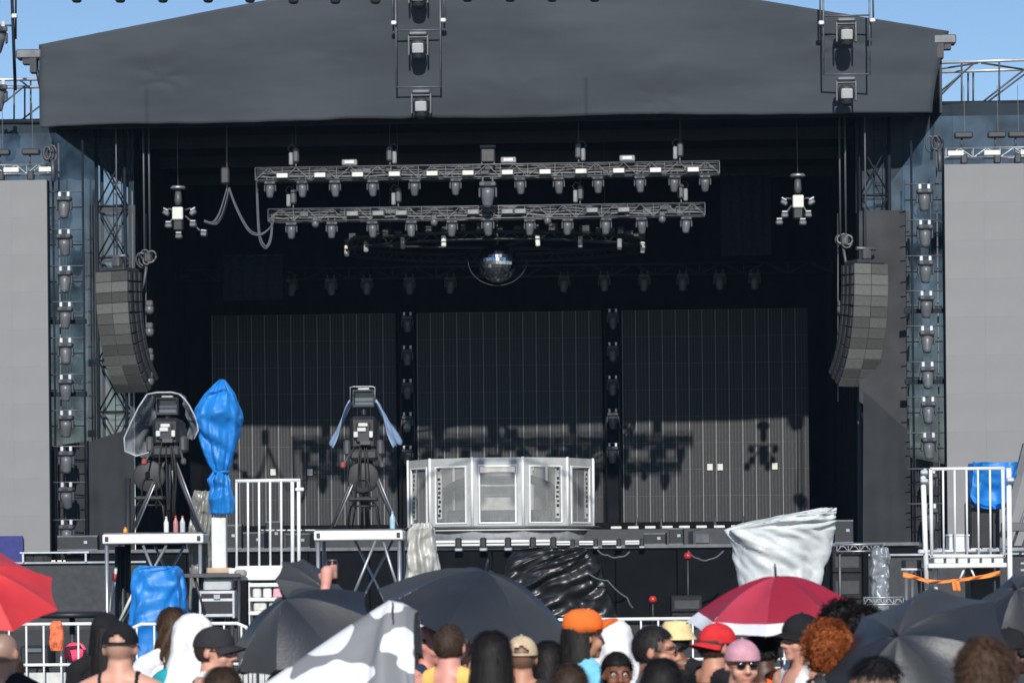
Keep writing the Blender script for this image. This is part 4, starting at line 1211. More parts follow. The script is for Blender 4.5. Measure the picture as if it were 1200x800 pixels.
# ---------------------------------------------------------------- broadcast cameras
def tube_stool(label, px, py, Y, zdeck):
    """tall seat with a round back seen from behind, on a tube frame"""
    c = at(px, py, Y)
    t = thing('operator_seat', label, 'seat', (c.x, Y, zdeck))
    h = c.z - zdeck
    m = MB(); m.lathe([(.2, -.03), (.225, -.015), (.225, .015), (.2, .03)], 26, (0, 0, h), (R(90), 0, 0)); m.build('round_back', mat('seat_vinyl', (.03, .03, .032), .6), t)
    m = MB(); m.tube([(-.1, -.04, h - .45), (-.1, -.05, h - .12), (-.06, -.05, h - .03), (.06, -.05, h - .03), (.1, -.05, h - .12), (.1, -.04, h - .45)], .014, 7); m.build('back_tube', M_BLACK, t)
    m = MB(); m.cbox((0, .12, h - .3), (.4, .36, .06), .02); m.build('seat', MATS['seat_vinyl'], t)
    for s_ in (-1, 1):
        m = MB(); m.tube([(s_ * .12, -.02, h - .33), (s_ * .19, -.04, h - .42), (s_ * .23, -.08, 0)], .014, 7); m.build('leg', M_BLACK, t)
        m = MB(); m.tube([(s_ * .12, .25, h - .33), (s_ * .19, .27, h - .42), (s_ * .23, .3, 0)], .014, 7); m.build('leg', M_BLACK, t)
    m = MB(); m.tube([(-.19, -.04, h - .4), (.19, -.04, h - .4)], .012, 6); m.build('rung', M_BLACK, t)
M_HOOD = mat_sheer('rain_cover_plastic', (.55, .58, .62), .42, .2, var=.45, scale=5)
M_HOOD2 = mat_sheer('rain_cover_blue', (.36, .48, .66), .8, .35, var=.2, scale=4)
def broadcast_camera(label, px, pytop, pyhead, Y, zdeck, wide, hood):
    c = at(px, pyhead, Y)
    t = thing('broadcast_camera', label, 'broadcast camera', (c.x, Y, zdeck))
    h = c.z - zdeck; top = at(px, pytop, Y).z - zdeck
    for (dx, dy) in ((-wide, -.25), (wide, -.25), (0, .5)):
        m = MB(); m.tube([(dx * .08, dy * .1, h), (dx * .55, dy * .55, h * .48), (dx, dy, 0.02)], [.035, .03, .02], 7); l = m.build('tripod_leg', M_DARK, t)
        m = MB(); m.tube([(dx * .12 + .04, dy * .12 - .02, h * .95), (dx * .95 + .03, dy * .95, .06)], .012, 6); m.build('leg_tube', M_ALU, l)
    m = MB(); m.lathe([(.03, h * .3), (.035, h)], 8); m.build('centre_column', M_CASE, t)
    m = MB(); m.lathe([(.1, h - .06), (.13, h), (.1, h + .08)], 12); m.build('pan_head', M_BLACK, t)
    for s_ in (-1, 1):
        m = MB(); m.tube([(s_ * .1, 0, h + .06), (s_ * .2, -.2, h + .02), (s_ * .26, -.42, h - .12)], .014, 6); m.build('pan_bar', M_CASE, t)
        m = MB(); m.cbox((s_ * .27, -.44, h - .13), (.07, .1, .09), .02); m.build('control', mat('control_red', (.3, .06, .04), .5) if s_ < 0 else M_CASE, t)
    bh = top - h
    m = MB(); m.cbox((0, .15, h + .12 + bh * .22), (.38, .75, bh * .5), .05); bd = m.build('body', M_BLACK, t)
    m = MB(); m.cbox((0, -.24, h + .12 + bh * .22), (.2, .06, bh * .3), .02); m.build('rear_plate', M_DARK, bd)
    for i, (dx, dz, w_, h_) in enumerate(((-.02, .34, .12, .055), (0, .42, .13, .05), (-.1, .26, .06, .08), (.11, .26, .05, .09), (.03, .12, .15, .06))):
        m = MB(); m.cbox((dx, -.285, h + .08 + bh * dz / .5 * .45), (w_, .03, h_), .008); m.build('connector_plate', M_OFFW if i < 4 else M_CASE, bd)
    for s_ in (-1, 1):
        m = MB(); m.cbox((s_ * .23, -.05, h + .12), (.1, .3, .22), .03); m.build('side_box', M_CASE, t)
    m = MB(); m.cbox((0, -.05, h + .02), (.4, .35, .16), .04); m.build('cradle', M_DARK, t)
    m = MB(); m.lathe([(.1, 0), (.12, .3), (.15, .6), (.15, .68)], 14, (0, .5, h + .12 + bh * .25), (R(-90), 0, 0)); m.build('lens', M_BLACK, t)
    m = MB(); ring_frame(m, .3, .24, .02, .02, .025, .03, .18, top - .24); vf = m.build('viewfinder_hood', M_BLACK, t)
    for v_ in vf.data.vertices: v_.co.y -= .12
    m = MB(); m.box((0, .03, top - .12), (.25, .03, .18)); m.build('viewfinder_screen', M_LENS, vf)
    m = MB(); m.cbox((0, 0, top + .012), (.16, .1, .03), .01); m.build('tally_light', M_OFFW, vf)
    m = MB(); m.cbox((0, -.02, top - .29), (.06, .1, .14), .02); m.build('viewfinder_arm', M_DARK, t)
    for i in range(5):
        m = MB(); x = random.uniform(-.22, .22)
        m.tube([(x * .5, -.2, h + .2), (x, -.26, h - .02), (x * 1.2, -.18, h - .3), (x * .7, 0, h * .3), (x, .2, .02)], .011, 5); m.build('cable', M_RUB, t)
    if hood == 'flaps':
        for s_ in (-1, 1):
            m = MB()
            m.sheet(lambda a, b: (s_ * (.17 + (.25 + .08 * a) * b ** .9 + .02 * math.sin(a * 9 + b * 6)), -.3 + .75 * a, top - .16 - (.66 - .1 * a) * b + .02 * math.sin(a * 14)), 14, 14, .004 * s_)
            m.build('rain_flap', M_HOOD2, t)
        m = MB(); m.tube([(-.17, -.3, top - .2), (-.17, -.3, top + .02), (-.12, -.3, top + .03), (.12, -.3, top + .03), (.17, -.3, top + .02), (.17, -.3, top - .2)], .008, 6); m.build('flap_wire', M_ALU, t)
    else:
        prof = [(-.24, .0), (-.36, -.18), (-.46, -.38), (-.56, -.6), (-.55, -.78), (-.4, -.85), (-.22, -.8)]
        profr = [(.2, 0.0), (.27, -.06), (.34, -.16), (.4, -.28), (.44, -.38), (.46, -.5), (.4, -.62)]
        for s_, pf in ((-1, prof), (1, profr)):
            m = MB()
            def hf(a, b, pf=pf, s_=s_):
                x = a * (len(pf) - 1); i = min(int(x), len(pf) - 2); f = x - i
                X = pf[i][0] * (1 - f) + pf[i + 1][0] * f; Z = pf[i][1] * (1 - f) + pf[i + 1][1] * f
                inn = .12 * b
                return (X * (1 - .45 * b * (1 if a > .2 else a * 5)) + .015 * math.sin(a * 17 + b * 9), -.32 + .8 * b * (1 - .3 * a), top + .03 + Z + .02 * math.sin(b * 11 + a * 8))
            m.grid(hf, 28, 12); m.build('rain_hood', M_HOOD, t)
            m = MB(); m.tube([(x * 1.005, -.325, top + .03 + z) for x, z in pf], .011, 6); m.build('hood_hem', mat('clear_hem', (.42, .44, .46), .3), t)
        m = MB(); m.grid(lambda a, b: (-.24 + .44 * a, -.32 + .8 * b, top + .035 + .03 * math.sin(a * 3.14)), 10, 4); m.build('hood_top', M_HOOD, t)
        m = MB(); m.tube([(-.24, -.325, top + .03), (-.1, -.325, top + .055), (.1, -.325, top + .055), (.2, -.325, top + .03)], .012, 6); m.build('hood_hem', MATS['clear_hem'], t)
    return t
broadcast_camera('television camera on a tripod under a clear plastic rain hood, at the left', 197, 466, 531, YM + .35, PZ1, .48, 'hood')
broadcast_camera('television camera on a tripod with open blue-white rain flaps, left of the booth', 427, 457, 535, YM + .35, PZ2, .46, 'flaps')
tube_stool('camera operator seat with round dark back below the camera at the left', 175, 558, YM - .05 + .3, PZ1)
tube_stool('camera operator seat with round dark back below the camera near the booth', 425, 559, YM - .05 + .3, PZ2)
# bottles on the platforms
def bottle(label, px, py, col, h=.2, r=.03, cap=(.7, .7, .7)):
    a = at(px, py, YM + .1)
    z = PZ1 if px < 300 else PZ2
    t = thing('bottle', label, 'bottle', (a.x, YM + .1, z + .016))
    m = MB(); m.lathe([(r * .95, 0), (r, .01), (r, h * .62), (r * .45, h * .82), (r * .42, h * .9)], 12); m.build('body', mat('bottle_%d' % px, col, .25), t)
    m = MB(); m.lathe([(r * .48, h * .9), (r * .48, h)], 10); m.build('cap', mat('cap_%d' % px, cap, .4), t)
bottle('white bottle standing on the left camera platform', 195, 624, (.75, .75, .75), .22, .034)
bottle('bottle with a red label and cap on the left camera platform', 206, 624, (.5, .2, .2), .23, .034, (.6, .03, .03))
bottle('clear grey bottle with red cap, right of the other bottles on the left platform', 214, 624, (.5, .52, .55), .23, .036, (.5, .1, .1))
bottle('small orange bottle at the left end of the left camera platform', 147, 624, (.8, .3, .03), .08, .03, (.8, .4, .05))
bottle('pale blue water bottle on the platform near the booth', 460, 620, (.35, .55, .66), .24, .038, (.3, .5, .7))

# ---------------------------------------------------------------- blue tarps and wrapped gear at the left
M_BTARP = mat('blue_tarpaulin', (.014, .19, .56), .46, var=.16, scale=3, spec=.4, crease=.5, cscale=4.5)
base = gbase(256, YM + .1)
col = thing('white_column', 'white square column under the blue-wrapped bundle', 'column', base)
wbox(col, base, 247.5, 606, 265, 668, YM + .1, .19, mat('column_white', (.66, .67, .62), .6, var=.08), 'shaft', .012)
wbox(col, base, 242, 665, 271, 672, YM + .02, .35, mat('beige_cloth', (.5, .34, .24), .8), 'foot_cloth', .02)
wbox(col, base, 249, 672, 264, 850, YM + .12, .16, M_DARK, 'pedestal', .01)
t, o, b_ = wrapped('tarp_bundle', 'tall bright blue tarp bundle tied round a pole, left of the middle', 'tarp', [(245, 272, 602), (243, 274, 585), (246, 271, 572), (244, 272, 562), (250, 268, 553), (246, 271, 546), (239, 276, 530), (232, 281, 508), (227, 284, 490), (229, 280, 478), (240, 274, 462), (250, 267, 452), (258, 263, 445)], YM + .15, M_BTARP, amp=.045, fr=3.2, nz=80, na=70, ratio=.75, seed=1.3, sharp=.5, ground=False)
m = MB(); a = at(259, 553, YM + .15) - b_; m.lathe([(.105, -.02), (.125, 0), (.105, .02)], 20, a); m.build('tie', M_BTARP, t)
wrapped('wrapped_box', 'grey plastic-wrapped gear left of the white column', 'wrapped gear', [(223, 246, 836), (222, 246, 650), (221, 247, 622), (223, 249, 600), (225, 250, 585), (229, 251, 575)], YM + .6, mat('dull_film', (.2, .2, .19), .3, var=.35, scale=6, crease=.5, cscale=6), amp=.05, fr=5, seed=5)
wrapped('tarp_box', 'bright blue tarp draped over a box below the left camera platform', 'tarp', [(147, 228, 800), (149, 225, 742), (152, 221, 725), (155, 219, 700), (158, 217, 680), (160, 214, 668), (166, 208, 663)], YM - .6, M_BTARP, amp=.05, fr=3, seed=7, depth=.3, expo=.55, nz=50, na=64)
wrapped('wrapped_box', 'crumpled silver-grey cover hanging beside the booth', 'cover', [(478, 512, 838), (474, 518, 700), (476, 516, 668), (475, 513, 650), (476, 510, 632), (479, 509, 620), (486, 505, 613)], YM + .9, mat('silver_cover', (.48, .47, .44), .45, .1, var=.15, scale=4, crease=.4, cscale=5), amp=.06, fr=4, seed=2.2, nz=46, na=60)
# flight case on a dark shelf
base = gbase(255, YM - .3)
t = thing('flight_case', 'white and black flight case with silver edges below the white column', 'flight case', base)
wbox(t, base, 234, 690, 274, 724, YM - .3, .5, M_BLACK, 'body', .01)
wbox(t, base, 238, 677, 271, 693, YM - .3, .48, mat('case_grey', (.45, .46, .47), .6), 'lid', .02)
for y in (692, 701, 719): wbox(t, base, 233, y, 275, y + 3.2, YM - .31, .52, M_GALV, 'edge_strip', .006)
for x in (233, 272): wbox(t, base, x, 692, x + 3, 724, YM - .315, .53, M_GALV, 'corner_strip', .006)
wbox(t, base, 250, 696, 258, 702, YM - .335, .03, M_ALU, 'latch', .006)
wpipes(t, base, [(236, 724, YM - .2, 236, 830, YM - .2), (272, 724, YM - .2, 272, 830, YM - .2)], .03, M_DARK, 'leg')
base = gbase(246, YM - .35)
t = thing('dark_shelf', 'thin dark shelf board on posts above the flight case', 'shelf', base)
wbox(t, base, 214, 672, 282, 676, YM - .4, .6, M_CASE, 'board', .006)
wpipes(t, base, [(216, 675, YM - .35, 216, 830, YM - .35), (280, 675, YM - .35, 280, 830, YM - .35), (228, 676, YM - .3, 240, 720, YM - .3)], .022, M_DARK, 'post')
wbox(t, base, 274, 667, 288, 676, YM - .38, .2, mat('grey_rag', (.3, .28, .26), .8), 'rag', .03)

# ---------------------------------------------------------------- white railings
base = gbase(312, YM + .2)
t = thing('white_railing', 'white barred railing standing right of the blue bundle', 'railing', base)
Yr = YM + .2
wpipes(t, base, [(276, 563.5, Yr, 352, 562.5, Yr), (276, 665, Yr, 352, 664, Yr)], .026, M_WHITE, 'rail')
wpipes(t, base, [(x, 564, Yr, x + .4, 664, Yr) for x in (277, 290.5, 303.5, 316.5, 329.5)], .016, M_WHITE, 'bar')
wpipes(t, base, [(342.5, 563, Yr, 343, 690, Yr), (350, 563, Yr, 350.5, 690, Yr)], .026, M_WHITE, 'post')
wbox(t, base, 346, 571, 356, 575, Yr - .04, .06, M_WHITE, 'latch', .01)
wbox(t, base, 268, 665.5, 340, 679, Yr - .25, .9, M_WHITE, 'kick_board', .01)
wpipes(t, base, [(306, 621, Yr + .8, 385, 621, Yr + .8)], .012, M_OFFW, 'rear_rail')
wpipes(t, base, [(270, 680, Yr, 270, 830, Yr), (338, 680, Yr, 338, 830, Yr)], .03, M_GALV, 'leg')
base = gbase(312, YM - .1)
t = thing('supply_shelf', 'white shelf rack with white and pink parcels under the left railing', 'shelf rack', base)
for y in (683, 700, 716): wbox(t, base, 291, y, 338, y + 4, YM - .1, .4, M_WHITE, 'shelf', .008)
for x in (291, 335): wbox(t, base, x, 682, x + 3, 830, YM - .11, .42, M_WHITE, 'upright', .006)
for i, (x0, x1, c) in enumerate(((296, 306, (.6, .6, .55)), (308, 318, (.7, .7, .7)), (320, 332, (.75, .35, .42)))): wbox(t, base, x0, 688, x1, 700, YM - .05, .25, mat('parcel_%d' % i, c, .7), 'parcel', .02)
for i, (x0, x1, c) in enumerate(((297, 312, (.66, .66, .6)), (315, 330, (.4, .45, .42)))): wbox(t, base, x0, 705, x1, 716, YM - .05, .25, mat('parcel_b%d' % i, c, .7), 'parcel', .02)

Yq = YM - .5
base = gbase(1133, Yq)
t = thing('railed_platform', 'small white platform with a barred railing at the right', 'platform', base)
wpipes(t, base, [(1090, 549.5, Yq, 1177, 548.5, Yq), (1090, 651.5, Yq, 1178, 651, Yq)], .024, M_WHITE, 'rail')
wpipes(t, base, [(x, 549, Yq, x + 1, 651, Yq) for x in (1105, 1118.5, 1132.5, 1146, 1160)], .014, M_WHITE, 'bar')
wpipes(t, base, [(1090.5, 549, Yq, 1092, 652, Yq), (1175, 549, Yq, 1176.5, 652, Yq)], .024, M_WHITE, 'bar')
wpipes(t, base, [(1081.5, 552, Yq + .02, 1086.5, 702, Yq + .02), (1096, 664, Yq + .4, 1097.5, 840, Yq + .4), (1182, 548, Yq + .05, 1185.5, 840, Yq + .05), (1086.5, 700, Yq + .02, 1087, 850, Yq + .02)], .036, M_WHITE, 'post')
wbox(t, base, 1088, 660, 1180, 664.5, Yq - .08, 1.2, M_WHITE, 'front_beam', .01)
for i in range(6): wbox(t, base, 1095 + 14 * i, 653.5, 1106 + 14 * i, 659.5, Yq, .9, M_OFFW, 'deck_plank', .008)
wpipes(t, base, [(1080, 646, Yq, 1200, 644, Yq + .3), (1095, 644, Yq + .7, 1200, 643, Yq + .7)], .024, M_GALV, 'ledger')
wpipes(t, base, [(1125, 678, Yq, 1131, 664, Yq), (1143, 678, Yq, 1137, 664, Yq)], .016, M_WHITE, 'strut')
wpipes(t, base, [(1196, 660, Yq + .2, 1240, 660, Yq + .2), (1196, 668, Yq + .2, 1240, 667, Yq + .2)], .02, M_GALV, 'side_rail')
for (x, y) in ((1083, 553), (1083, 563), (1184, 562), (1080, 646)):
    a = at(x, y, Yq - .03) - base; m = MB(); m.cbox(a, (.1, .07, .06), .015); m.build('coupler', M_GALV, t)
a = at(1122, 637, Yq + .3)
bx = thing('white_box', 'white box standing on the railed platform at the right', 'box', (a.x, Yq + .3, at(1122, 645, Yq).z))
m = MB(); m.cbox((0, 0, .1), (.27, .3, .2), .015); m.build('body', M_WHITE, bx); m = MB(); m.cbox((0, 0, .21), (.29, .32, .03), .01); m.build('lid', M_WHITE, bx)
# grey legs left of it with an orange strap
base = gbase(1070, Yq + .5)
t = thing('stacked_barriers', 'row of grey metal frames stacked left of the railed platform', 'metal frames', base)
wpipes(t, base, [(x, 668, Yq + .5 + .05 * i, x + .5, 840, Yq + .5 + .05 * i) for i, x in enumerate((1062, 1069, 1076, 1083))], .034, M_ALUD, 'upright')
wpipes(t, base, [(1056, 667, Yq + .5, 1092, 667, Yq + .6)], .02, M_GALV, 'tie_bar')
wbox(t, base, 1061, 656, 1082, 666, Yq + .55, .4, M_DARK, 'top_board', .01)
m = MB(); b0 = gbase(1060, Yq - .1)
SP_ = [(1058, 673), (1072, 676), (1086, 680.5), (1105, 681.5), (1120, 680), (1135, 678), (1155, 675), (1172, 671)]
def strap(a, b):
    x = a * (len(SP_) - 1); i = min(int(x), len(SP_) - 2); f = x - i
    px = SP_[i][0] * (1 - f) + SP_[i + 1][0] * f; py = SP_[i][1] * (1 - f) + SP_[i + 1][1] * f
    return at(px, py + (b - .5) * 6 - 2.5 * math.sin(a * 3.1) * (b - .5), Yq - .12 + .03 * math.sin(a * 30 + b * 3)) - b0
m.sheet(strap, 40, 4, .006); o = m.build('orange_strap', mat('orange_fabric', (.85, .25, .05), .7)); o.location = b0
tag(o, 'orange fabric strap tied across the foot of the railed platform', 'strap')
m = MB(); m.sheet(lambda a, b: at(1115 + 9 * a + 2 * b, 680 + 12 * b, Yq - .15 + .02 * math.sin(a * 6)) - b0, 8, 8, .006); adopt(m.build('loose_end', MATS['orange_fabric']), o)
# blue tarp on a dark stand behind the right railing
Yt = YM + .6
wrapped('tarp_box', 'blue tarp over a box top behind the right railing', 'tarp', [(1137, 1174, 596), (1136, 1180, 590), (1134, 1181, 582), (1135, 1183, 570), (1135, 1188, 556), (1136, 1192, 546), (1137, 1192, 542)], Yt, M_BTARP, amp=.045, fr=4, seed=4.4, depth=.3, expo=.5, nz=40, na=64, ground=False)
base = gbase(1157, Yt)
t = thing('dark_stand', 'black cabinet under the blue tarp at the right', 'cabinet', base)
wbox(t, base, 1137, 588, 1174, 850, Yt - .2, .5, M_BLACK, 'body', .02)
wbox(t, base, 1141, 600, 1170, 640, Yt - .215, .02, M_RUB, 'door', .006)
base = gbase(1180, Yt + .5)
t = thing('leaning_beam', 'dark grey beam leaning diagonally at the right edge behind the railing', 'beam', base)
m = MB(); p = at(1203, 520, Yt + .5) - base; q = at(1160, 690, Yt + .5) - base; m.tube([p, q], .07, 4); m.build('beam', M_ALUD, t)
wpipes(t, base, [(1215, 560, Yt + .4, 1186, 640, Yt + .4), (1225, 565, Yt + .4, 1195, 650, Yt + .4)], .02, M_ALU, 'tube')
wbox(t, base, 1174, 612, 1215, 622, Yt + .3, .1, M_ALUD, 'cross_piece', .01)

# ---------------------------------------------------------------- crowd barriers
def barrier(label, xa, xb, ytop, Y, round_r=True, round_l=False, dx=18.8):
    base = gbase((xa + xb) / 2, Y)
    t = thing('crowd_barrier', label, 'barrier', base, 0, 'white crowd barriers in front of the stage')
    a = at(xa, ytop, Y) - base; b = at(xb, ytop, Y) - base
    zt = (a.z + b.z) / 2; zl = zt - .53
    P = []
    rr = .17
    if round_l: P += [(a.x, 0, 0.05), (a.x, 0, zt - rr), (a.x + rr * .3, 0, zt - rr * .3), (a.x + rr, 0, zt)]
    else: P += [(a.x, 0, zt)]
    if round_r: P += [(b.x - rr, 0, zt), (b.x - rr * .3, 0, zt - rr * .3), (b.x, 0, zt - rr), (b.x, 0, 0.05)]
    else: P += [(b.x, 0, zt)]
    m = MB(); m.tube(P, .024, 8); m.build('frame_tube', M_WHITE, t)
    m = MB(); m.tube([(a.x, 0, zl), (b.x, 0, zl)], .022, 8); m.build('lower_rail', M_WHITE, t)
    m = MB(); m.tube([(a.x, 0, .15), (b.x, 0, .15)], .022, 8); m.build('bottom_rail', M_WHITE, t)
    n = max(2, int((b.x - a.x) / (dx / F * Y)))
    bar = MB(); bar.tube([(0, 0, .15), (0, 0, zt - .01)], .013, 6); bar = bar.mesh('bar', M_WHITE)
    for i in range(n):
        inst(bar, 'bar', t, (a.x + (i + .5) * (b.x - a.x) / n, 0, 0))
    m = MB(); m.cbox((0, .35, .03), (.06, .9, .06), .01); m.build('foot', M_GALV, t)
    m = MB(); m.box(((a.x + b.x) / 2, .12, zl - .38), (b.x - a.x - .1, .02, .55)); m.build('infill_sheet', mat('barrier_sheet', (.55, .55, .53), .6), t)
    return t
YB = 34.5
barrier('white crowd barrier by the red umbrella at the left', -20, 122, 731, YB)
barrier('white crowd barrier in front of the blue tarp', 150, 293, 730.5, YB, True, True)
barrier('white crowd barrier behind the black umbrellas, left of the middle', 298, 480, 729.5, YB, True, True)
barrier('white crowd barrier behind the orange hat', 640, 842, 725, YB, False, True)
barrier('white crowd barrier under the red and white umbrella', 848, 1010, 724, YB + .1, True, False)
# small things near the left barrier
a = at(88, 764, YB + .6)
t = thing('cable_reel', 'small bright pink cable reel behind the left barrier', 'cable reel', (a.x, YB + .6, a.z), -.2)
for y in (-.05, .07):
    m = MB(); m.lathe([(.06, -.006), (.135, -.006), (.135, .006), (.06, .006)], 22, (0, y, 0), (R(90), 0, 0)); m.build('flange', mat('pink_plastic', (.8, .07, .14), .45), t)
m = MB(); m.lathe([(.1, -.055), (.1, .055)], 18, (0, .01, 0), (R(90), 0, 0)); m.build('drum', M_RUB, t)
m = MB(); m.tube([(-.14, .01, -a.z), (-.13, .01, 0), (0, .01, .17), (.13, .01, 0), (.14, .01, -a.z)], .012, 6); m.build('stand', M_DARK, t)
a = at(50, 740, YB + 1)
t = thing('gear_crate', 'dark crates stacked behind the left barrier', 'crates', (a.x, YB + 1, 0))
for i, (x, z, w_, h_) in enumerate(((-.2, .35, .5, .7), (.35, .3, .55, .6), (-.1, .85, .4, .3), (.75, .42, .4, .8))):
    m = MB(); m.cbox((x, .1 * i, z), (w_, .5, h_), .03); c = m.build('crate', (M_DARK, M_CASE, M_BLACK, M_DARK)[i], t)
    m = MB(); m.cbox((x, .1 * i - .26, z + h_ * .3), (w_ * .5, .03, .06), .01); m.build('handle', M_ALUD, c)
a = at(50, 705, YB + 1.6)
t = thing('round_table', 'dark round table top behind the left barrier', 'table', (a.x + .4, YB + 1.6, 0))
m = MB(); m.lathe([(.42, 1.36), (.45, 1.38), (.45, 1.42), (.42, 1.44)], 24); m.build('top', M_BLACK, t)
m = MB(); m.lathe([(.05, 0), (.04, 1.36)], 10); m.build('leg', M_DARK, t)
# tall dark stands by the left platform
base = gbase(135, YM + 1.0)
t = thing('light_stand', 'dark stands and a leaning pole behind the left end of the left platform', 'stand', base)
wpipes(t, base, [(138, 640, YM + 1, 138, 850, YM + 1), (150, 560, YM + 1.2, 150, 850, YM + 1.2), (144, 640, YM + 1.1, 144, 850, YM + 1.1)], .045, M_BLACK, 'post')
wpipes(t, base, [(136, 664, YM + .6, 129, 716, YM + .6)], .025, M_OFFW, 'leaning_pole'); wpipes(t, base, [(134.5, 672, YM + .57, 133.8, 680, YM + .57)], .028, mat('red_tape', (.6, .05, .06), .6), 'red_band')
wpipes(t, base, [(158, 690, YM - .1, 140, 728, YM - .1)], .022, M_OFFW, 'strut')
# ================================================================ umbrellas
def umbrella(label, px, py, Y, Rr, axis, spin, mats, hr=.42, band=None, npan=8, group='umbrellas in the crowd', panelmats=None, shaft_len=.85):
    """apex at a photograph pixel; axis points from handle to tip"""
    apex = at(px, py, Y)
    t = thing('umbrella', label, 'umbrella', apex, 0, group)
    z = Vector(axis).normalized()
    q = z.to_track_quat('Z', 'Y')
    t.rotation_euler = (q @ Euler((0, 0, spin)).to_quaternion()).to_euler()
    h = hr * Rr
    def pz(rho): return -h * (1 - math.cos(rho * math.pi / 2 * .96)) / (1 - math.cos(math.pi / 2 * .96))
    da = 2 * math.pi / npan
    for k in range(npan):
        m = MB(); nu, nv = 8, 14
        vs_ = []; fs = []
        for j in range(nv + 1):
            rho = .02 + .98 * j / nv
            for i in range(nu + 1):
                f = i / nu; a = da * (k + f)
                e = 4 * f * (1 - f)                      # 0 on the ribs, 1 mid panel
                rr = rho * (math.cos(da / 2) / math.cos((f - .5) * da)) ** .95
                rr *= 1 - .045 * e * rho
                sag = -.018 * e * math.sin(rho * 3.0) * Rr * 1.6 + .006 * fbm(rho * 3 + k, f * 3, px) * Rr
                vs_.append((Rr * rr * math.cos(a), Rr * rr * math.sin(a), pz(rho) + sag))
        for j in range(nv):
            for i in range(nu):
                fs.append((j * (nu + 1) + i, (j + 1) * (nu + 1) + i, (j + 1) * (nu + 1) + i + 1, j * (nu + 1) + i + 1))
        m.add(vs_, fs, True)
        if band:
            for n_ in range(len(m.f)):
                if n_ // nu >= nv - 2: m.mi[n_] = 1
        mm = list(mats)
        if panelmats: mm[0] = panelmats[k % len(panelmats)]
        m.build('canopy_panel', mm, t)
        m = MB(); m.tube([(Rr * r_ * math.cos(da * k), Rr * r_ * math.sin(da * k), pz(r_) - .012) for r_ in (.03, .3, .55, .78, 1.0)], .0035, 5); m.build('rib', M_DARK, t)
    m = MB(); m.lathe([(.007, -.02), (.007, .05), (.003, .075)], 8); m.build('tip', M_DARK, t)
    m = MB(); m.tube([(0, 0, 0), (0, 0, -shaft_len)], .007, 7); m.build('shaft', M_ALU, t)
    m = MB(); m.tube([(0, 0, -shaft_len + .02), (0, 0, -shaft_len - .06), (.02, 0, -shaft_len - .1), (.05, 0, -shaft_len - .1), (.06, 0, -shaft_len - .06)], .013, 8); m.build('handle', M_RUB, t)
    return t
def fabric(name, c, rough=.6, sheen=0.0, trans=0.0):
    m = mat(name, c, rough, var=.12, scale=5, bump=.08, bscale=60)
    return m
FB = fabric('black_nylon', (.022, .025, .032), .45)
FB2 = fabric('faded_black_nylon', (.045, .046, .048), .5)
FR = fabric('red_nylon', (.3, .014, .035), .5)
FRL = fabric('light_red_nylon', (.45, .04, .07), .5)
FW = fabric('white_nylon', (.72, .72, .75), .55)
FT = fabric('tomato_nylon', (.62, .04, .045), .5)
def camo(name):
    m = bpy.data.materials.new(name); m.use_nodes = True
    N = m.node_tree.nodes; L = m.node_tree.links
    tc = N.new('ShaderNodeTexCoord'); nz = N.new('ShaderNodeTexNoise'); nz.inputs['Scale'].default_value = 4.3; nz.inputs['Detail'].default_value = .6; nz.inputs['Distortion'].default_value = .6
    rp = N.new('ShaderNodeValToRGB'); rp.color_ramp.interpolation = 'CONSTANT'
    e = rp.color_ramp.elements; e[0].color = (.2, .205, .215, 1); e[1].position = .478; e[1].color = (.7, .71, .73, 1)
    L.new(tc.outputs['Object'], nz.inputs['Vector']); L.new(nz.outputs[0], rp.inputs[0]); L.new(rp.outputs[0], N['Principled BSDF'].inputs['Base Color'])
    N['Principled BSDF'].inputs['Roughness'].default_value = .6
    return m
FC = camo('camouflage_print')
umbrella('red umbrella cut by the left edge of the picture', -28.6, 663, 13.4, .45, (.196, -.433, .88), .25, [FT], hr=.3, panelmats=[FT, FT, fabric('light_tomato_nylon', (.66, .06, .06))])
umbrella('small grey pleated umbrella seen edge-on behind the black one at the left', 382, 692, 17.0, .33, (.636, -.517, .573), .1, [FB2], hr=.3, npan=10)
umbrella('black umbrella tipped to the left, below the pleated grey one', 334, 702, 13.9, .412, (-.363, -.424, .83), .35, [FB], hr=.52, panelmats=[FB, FB2])
umbrella('large black umbrella in the middle, over the straw hat', 569, 669, 15.0, .6, (.23, -.2, .95), .45, [FB], hr=.46, panelmats=[FB, FB, FB2])
# camouflage cloth held up as a sunshade
YC = 12.7
cb0 = at(420, 900, YC); cb0.z = 0
RID = [(300, 807), (345, 776), (400, 739), (440, 713), (456, 703), (472, 706), (489, 716)]
def shade(a, b):
    x = a * (len(RID) - 1); i = min(int(x), len(RID) - 2); f = x - i
    px = RID[i][0] * (1 - f) + RID[i + 1][0] * f; py = RID[i][1] * (1 - f) + RID[i + 1][1] * f
    b2 = (b - .3) / .7                      # 0 on the ridge, 1 at the front hem, negative behind
    if b2 >= 0: d = Vector((0.02 * math.sin(b2 * 5 + a * 4), -.34 * b2 ** .8, -.62 * b2 ** 1.15))
    else: d = Vector((0, -.9 * b2, .55 * b2))
    fold = .022 * math.sin(a * 15 + b2 * 3) * abs(b2) ** .5 + .03 * fbm(a * 3.2, b2 * 2.2, 2.0) * abs(b2) ** .4
    d = d + Vector((fold * .6, fold, 0))
    if a > .9: d.y += .25 * (a - .9)
    return at(px, py, YC) + d - cb0
m = MB(); m.sheet(shade, 60, 44, .004)
o = m.build('sunshade_cloth', FC); o.location = cb0
tag(o, 'white cloth with grey camouflage blotches held up as a sunshade', 'cloth')
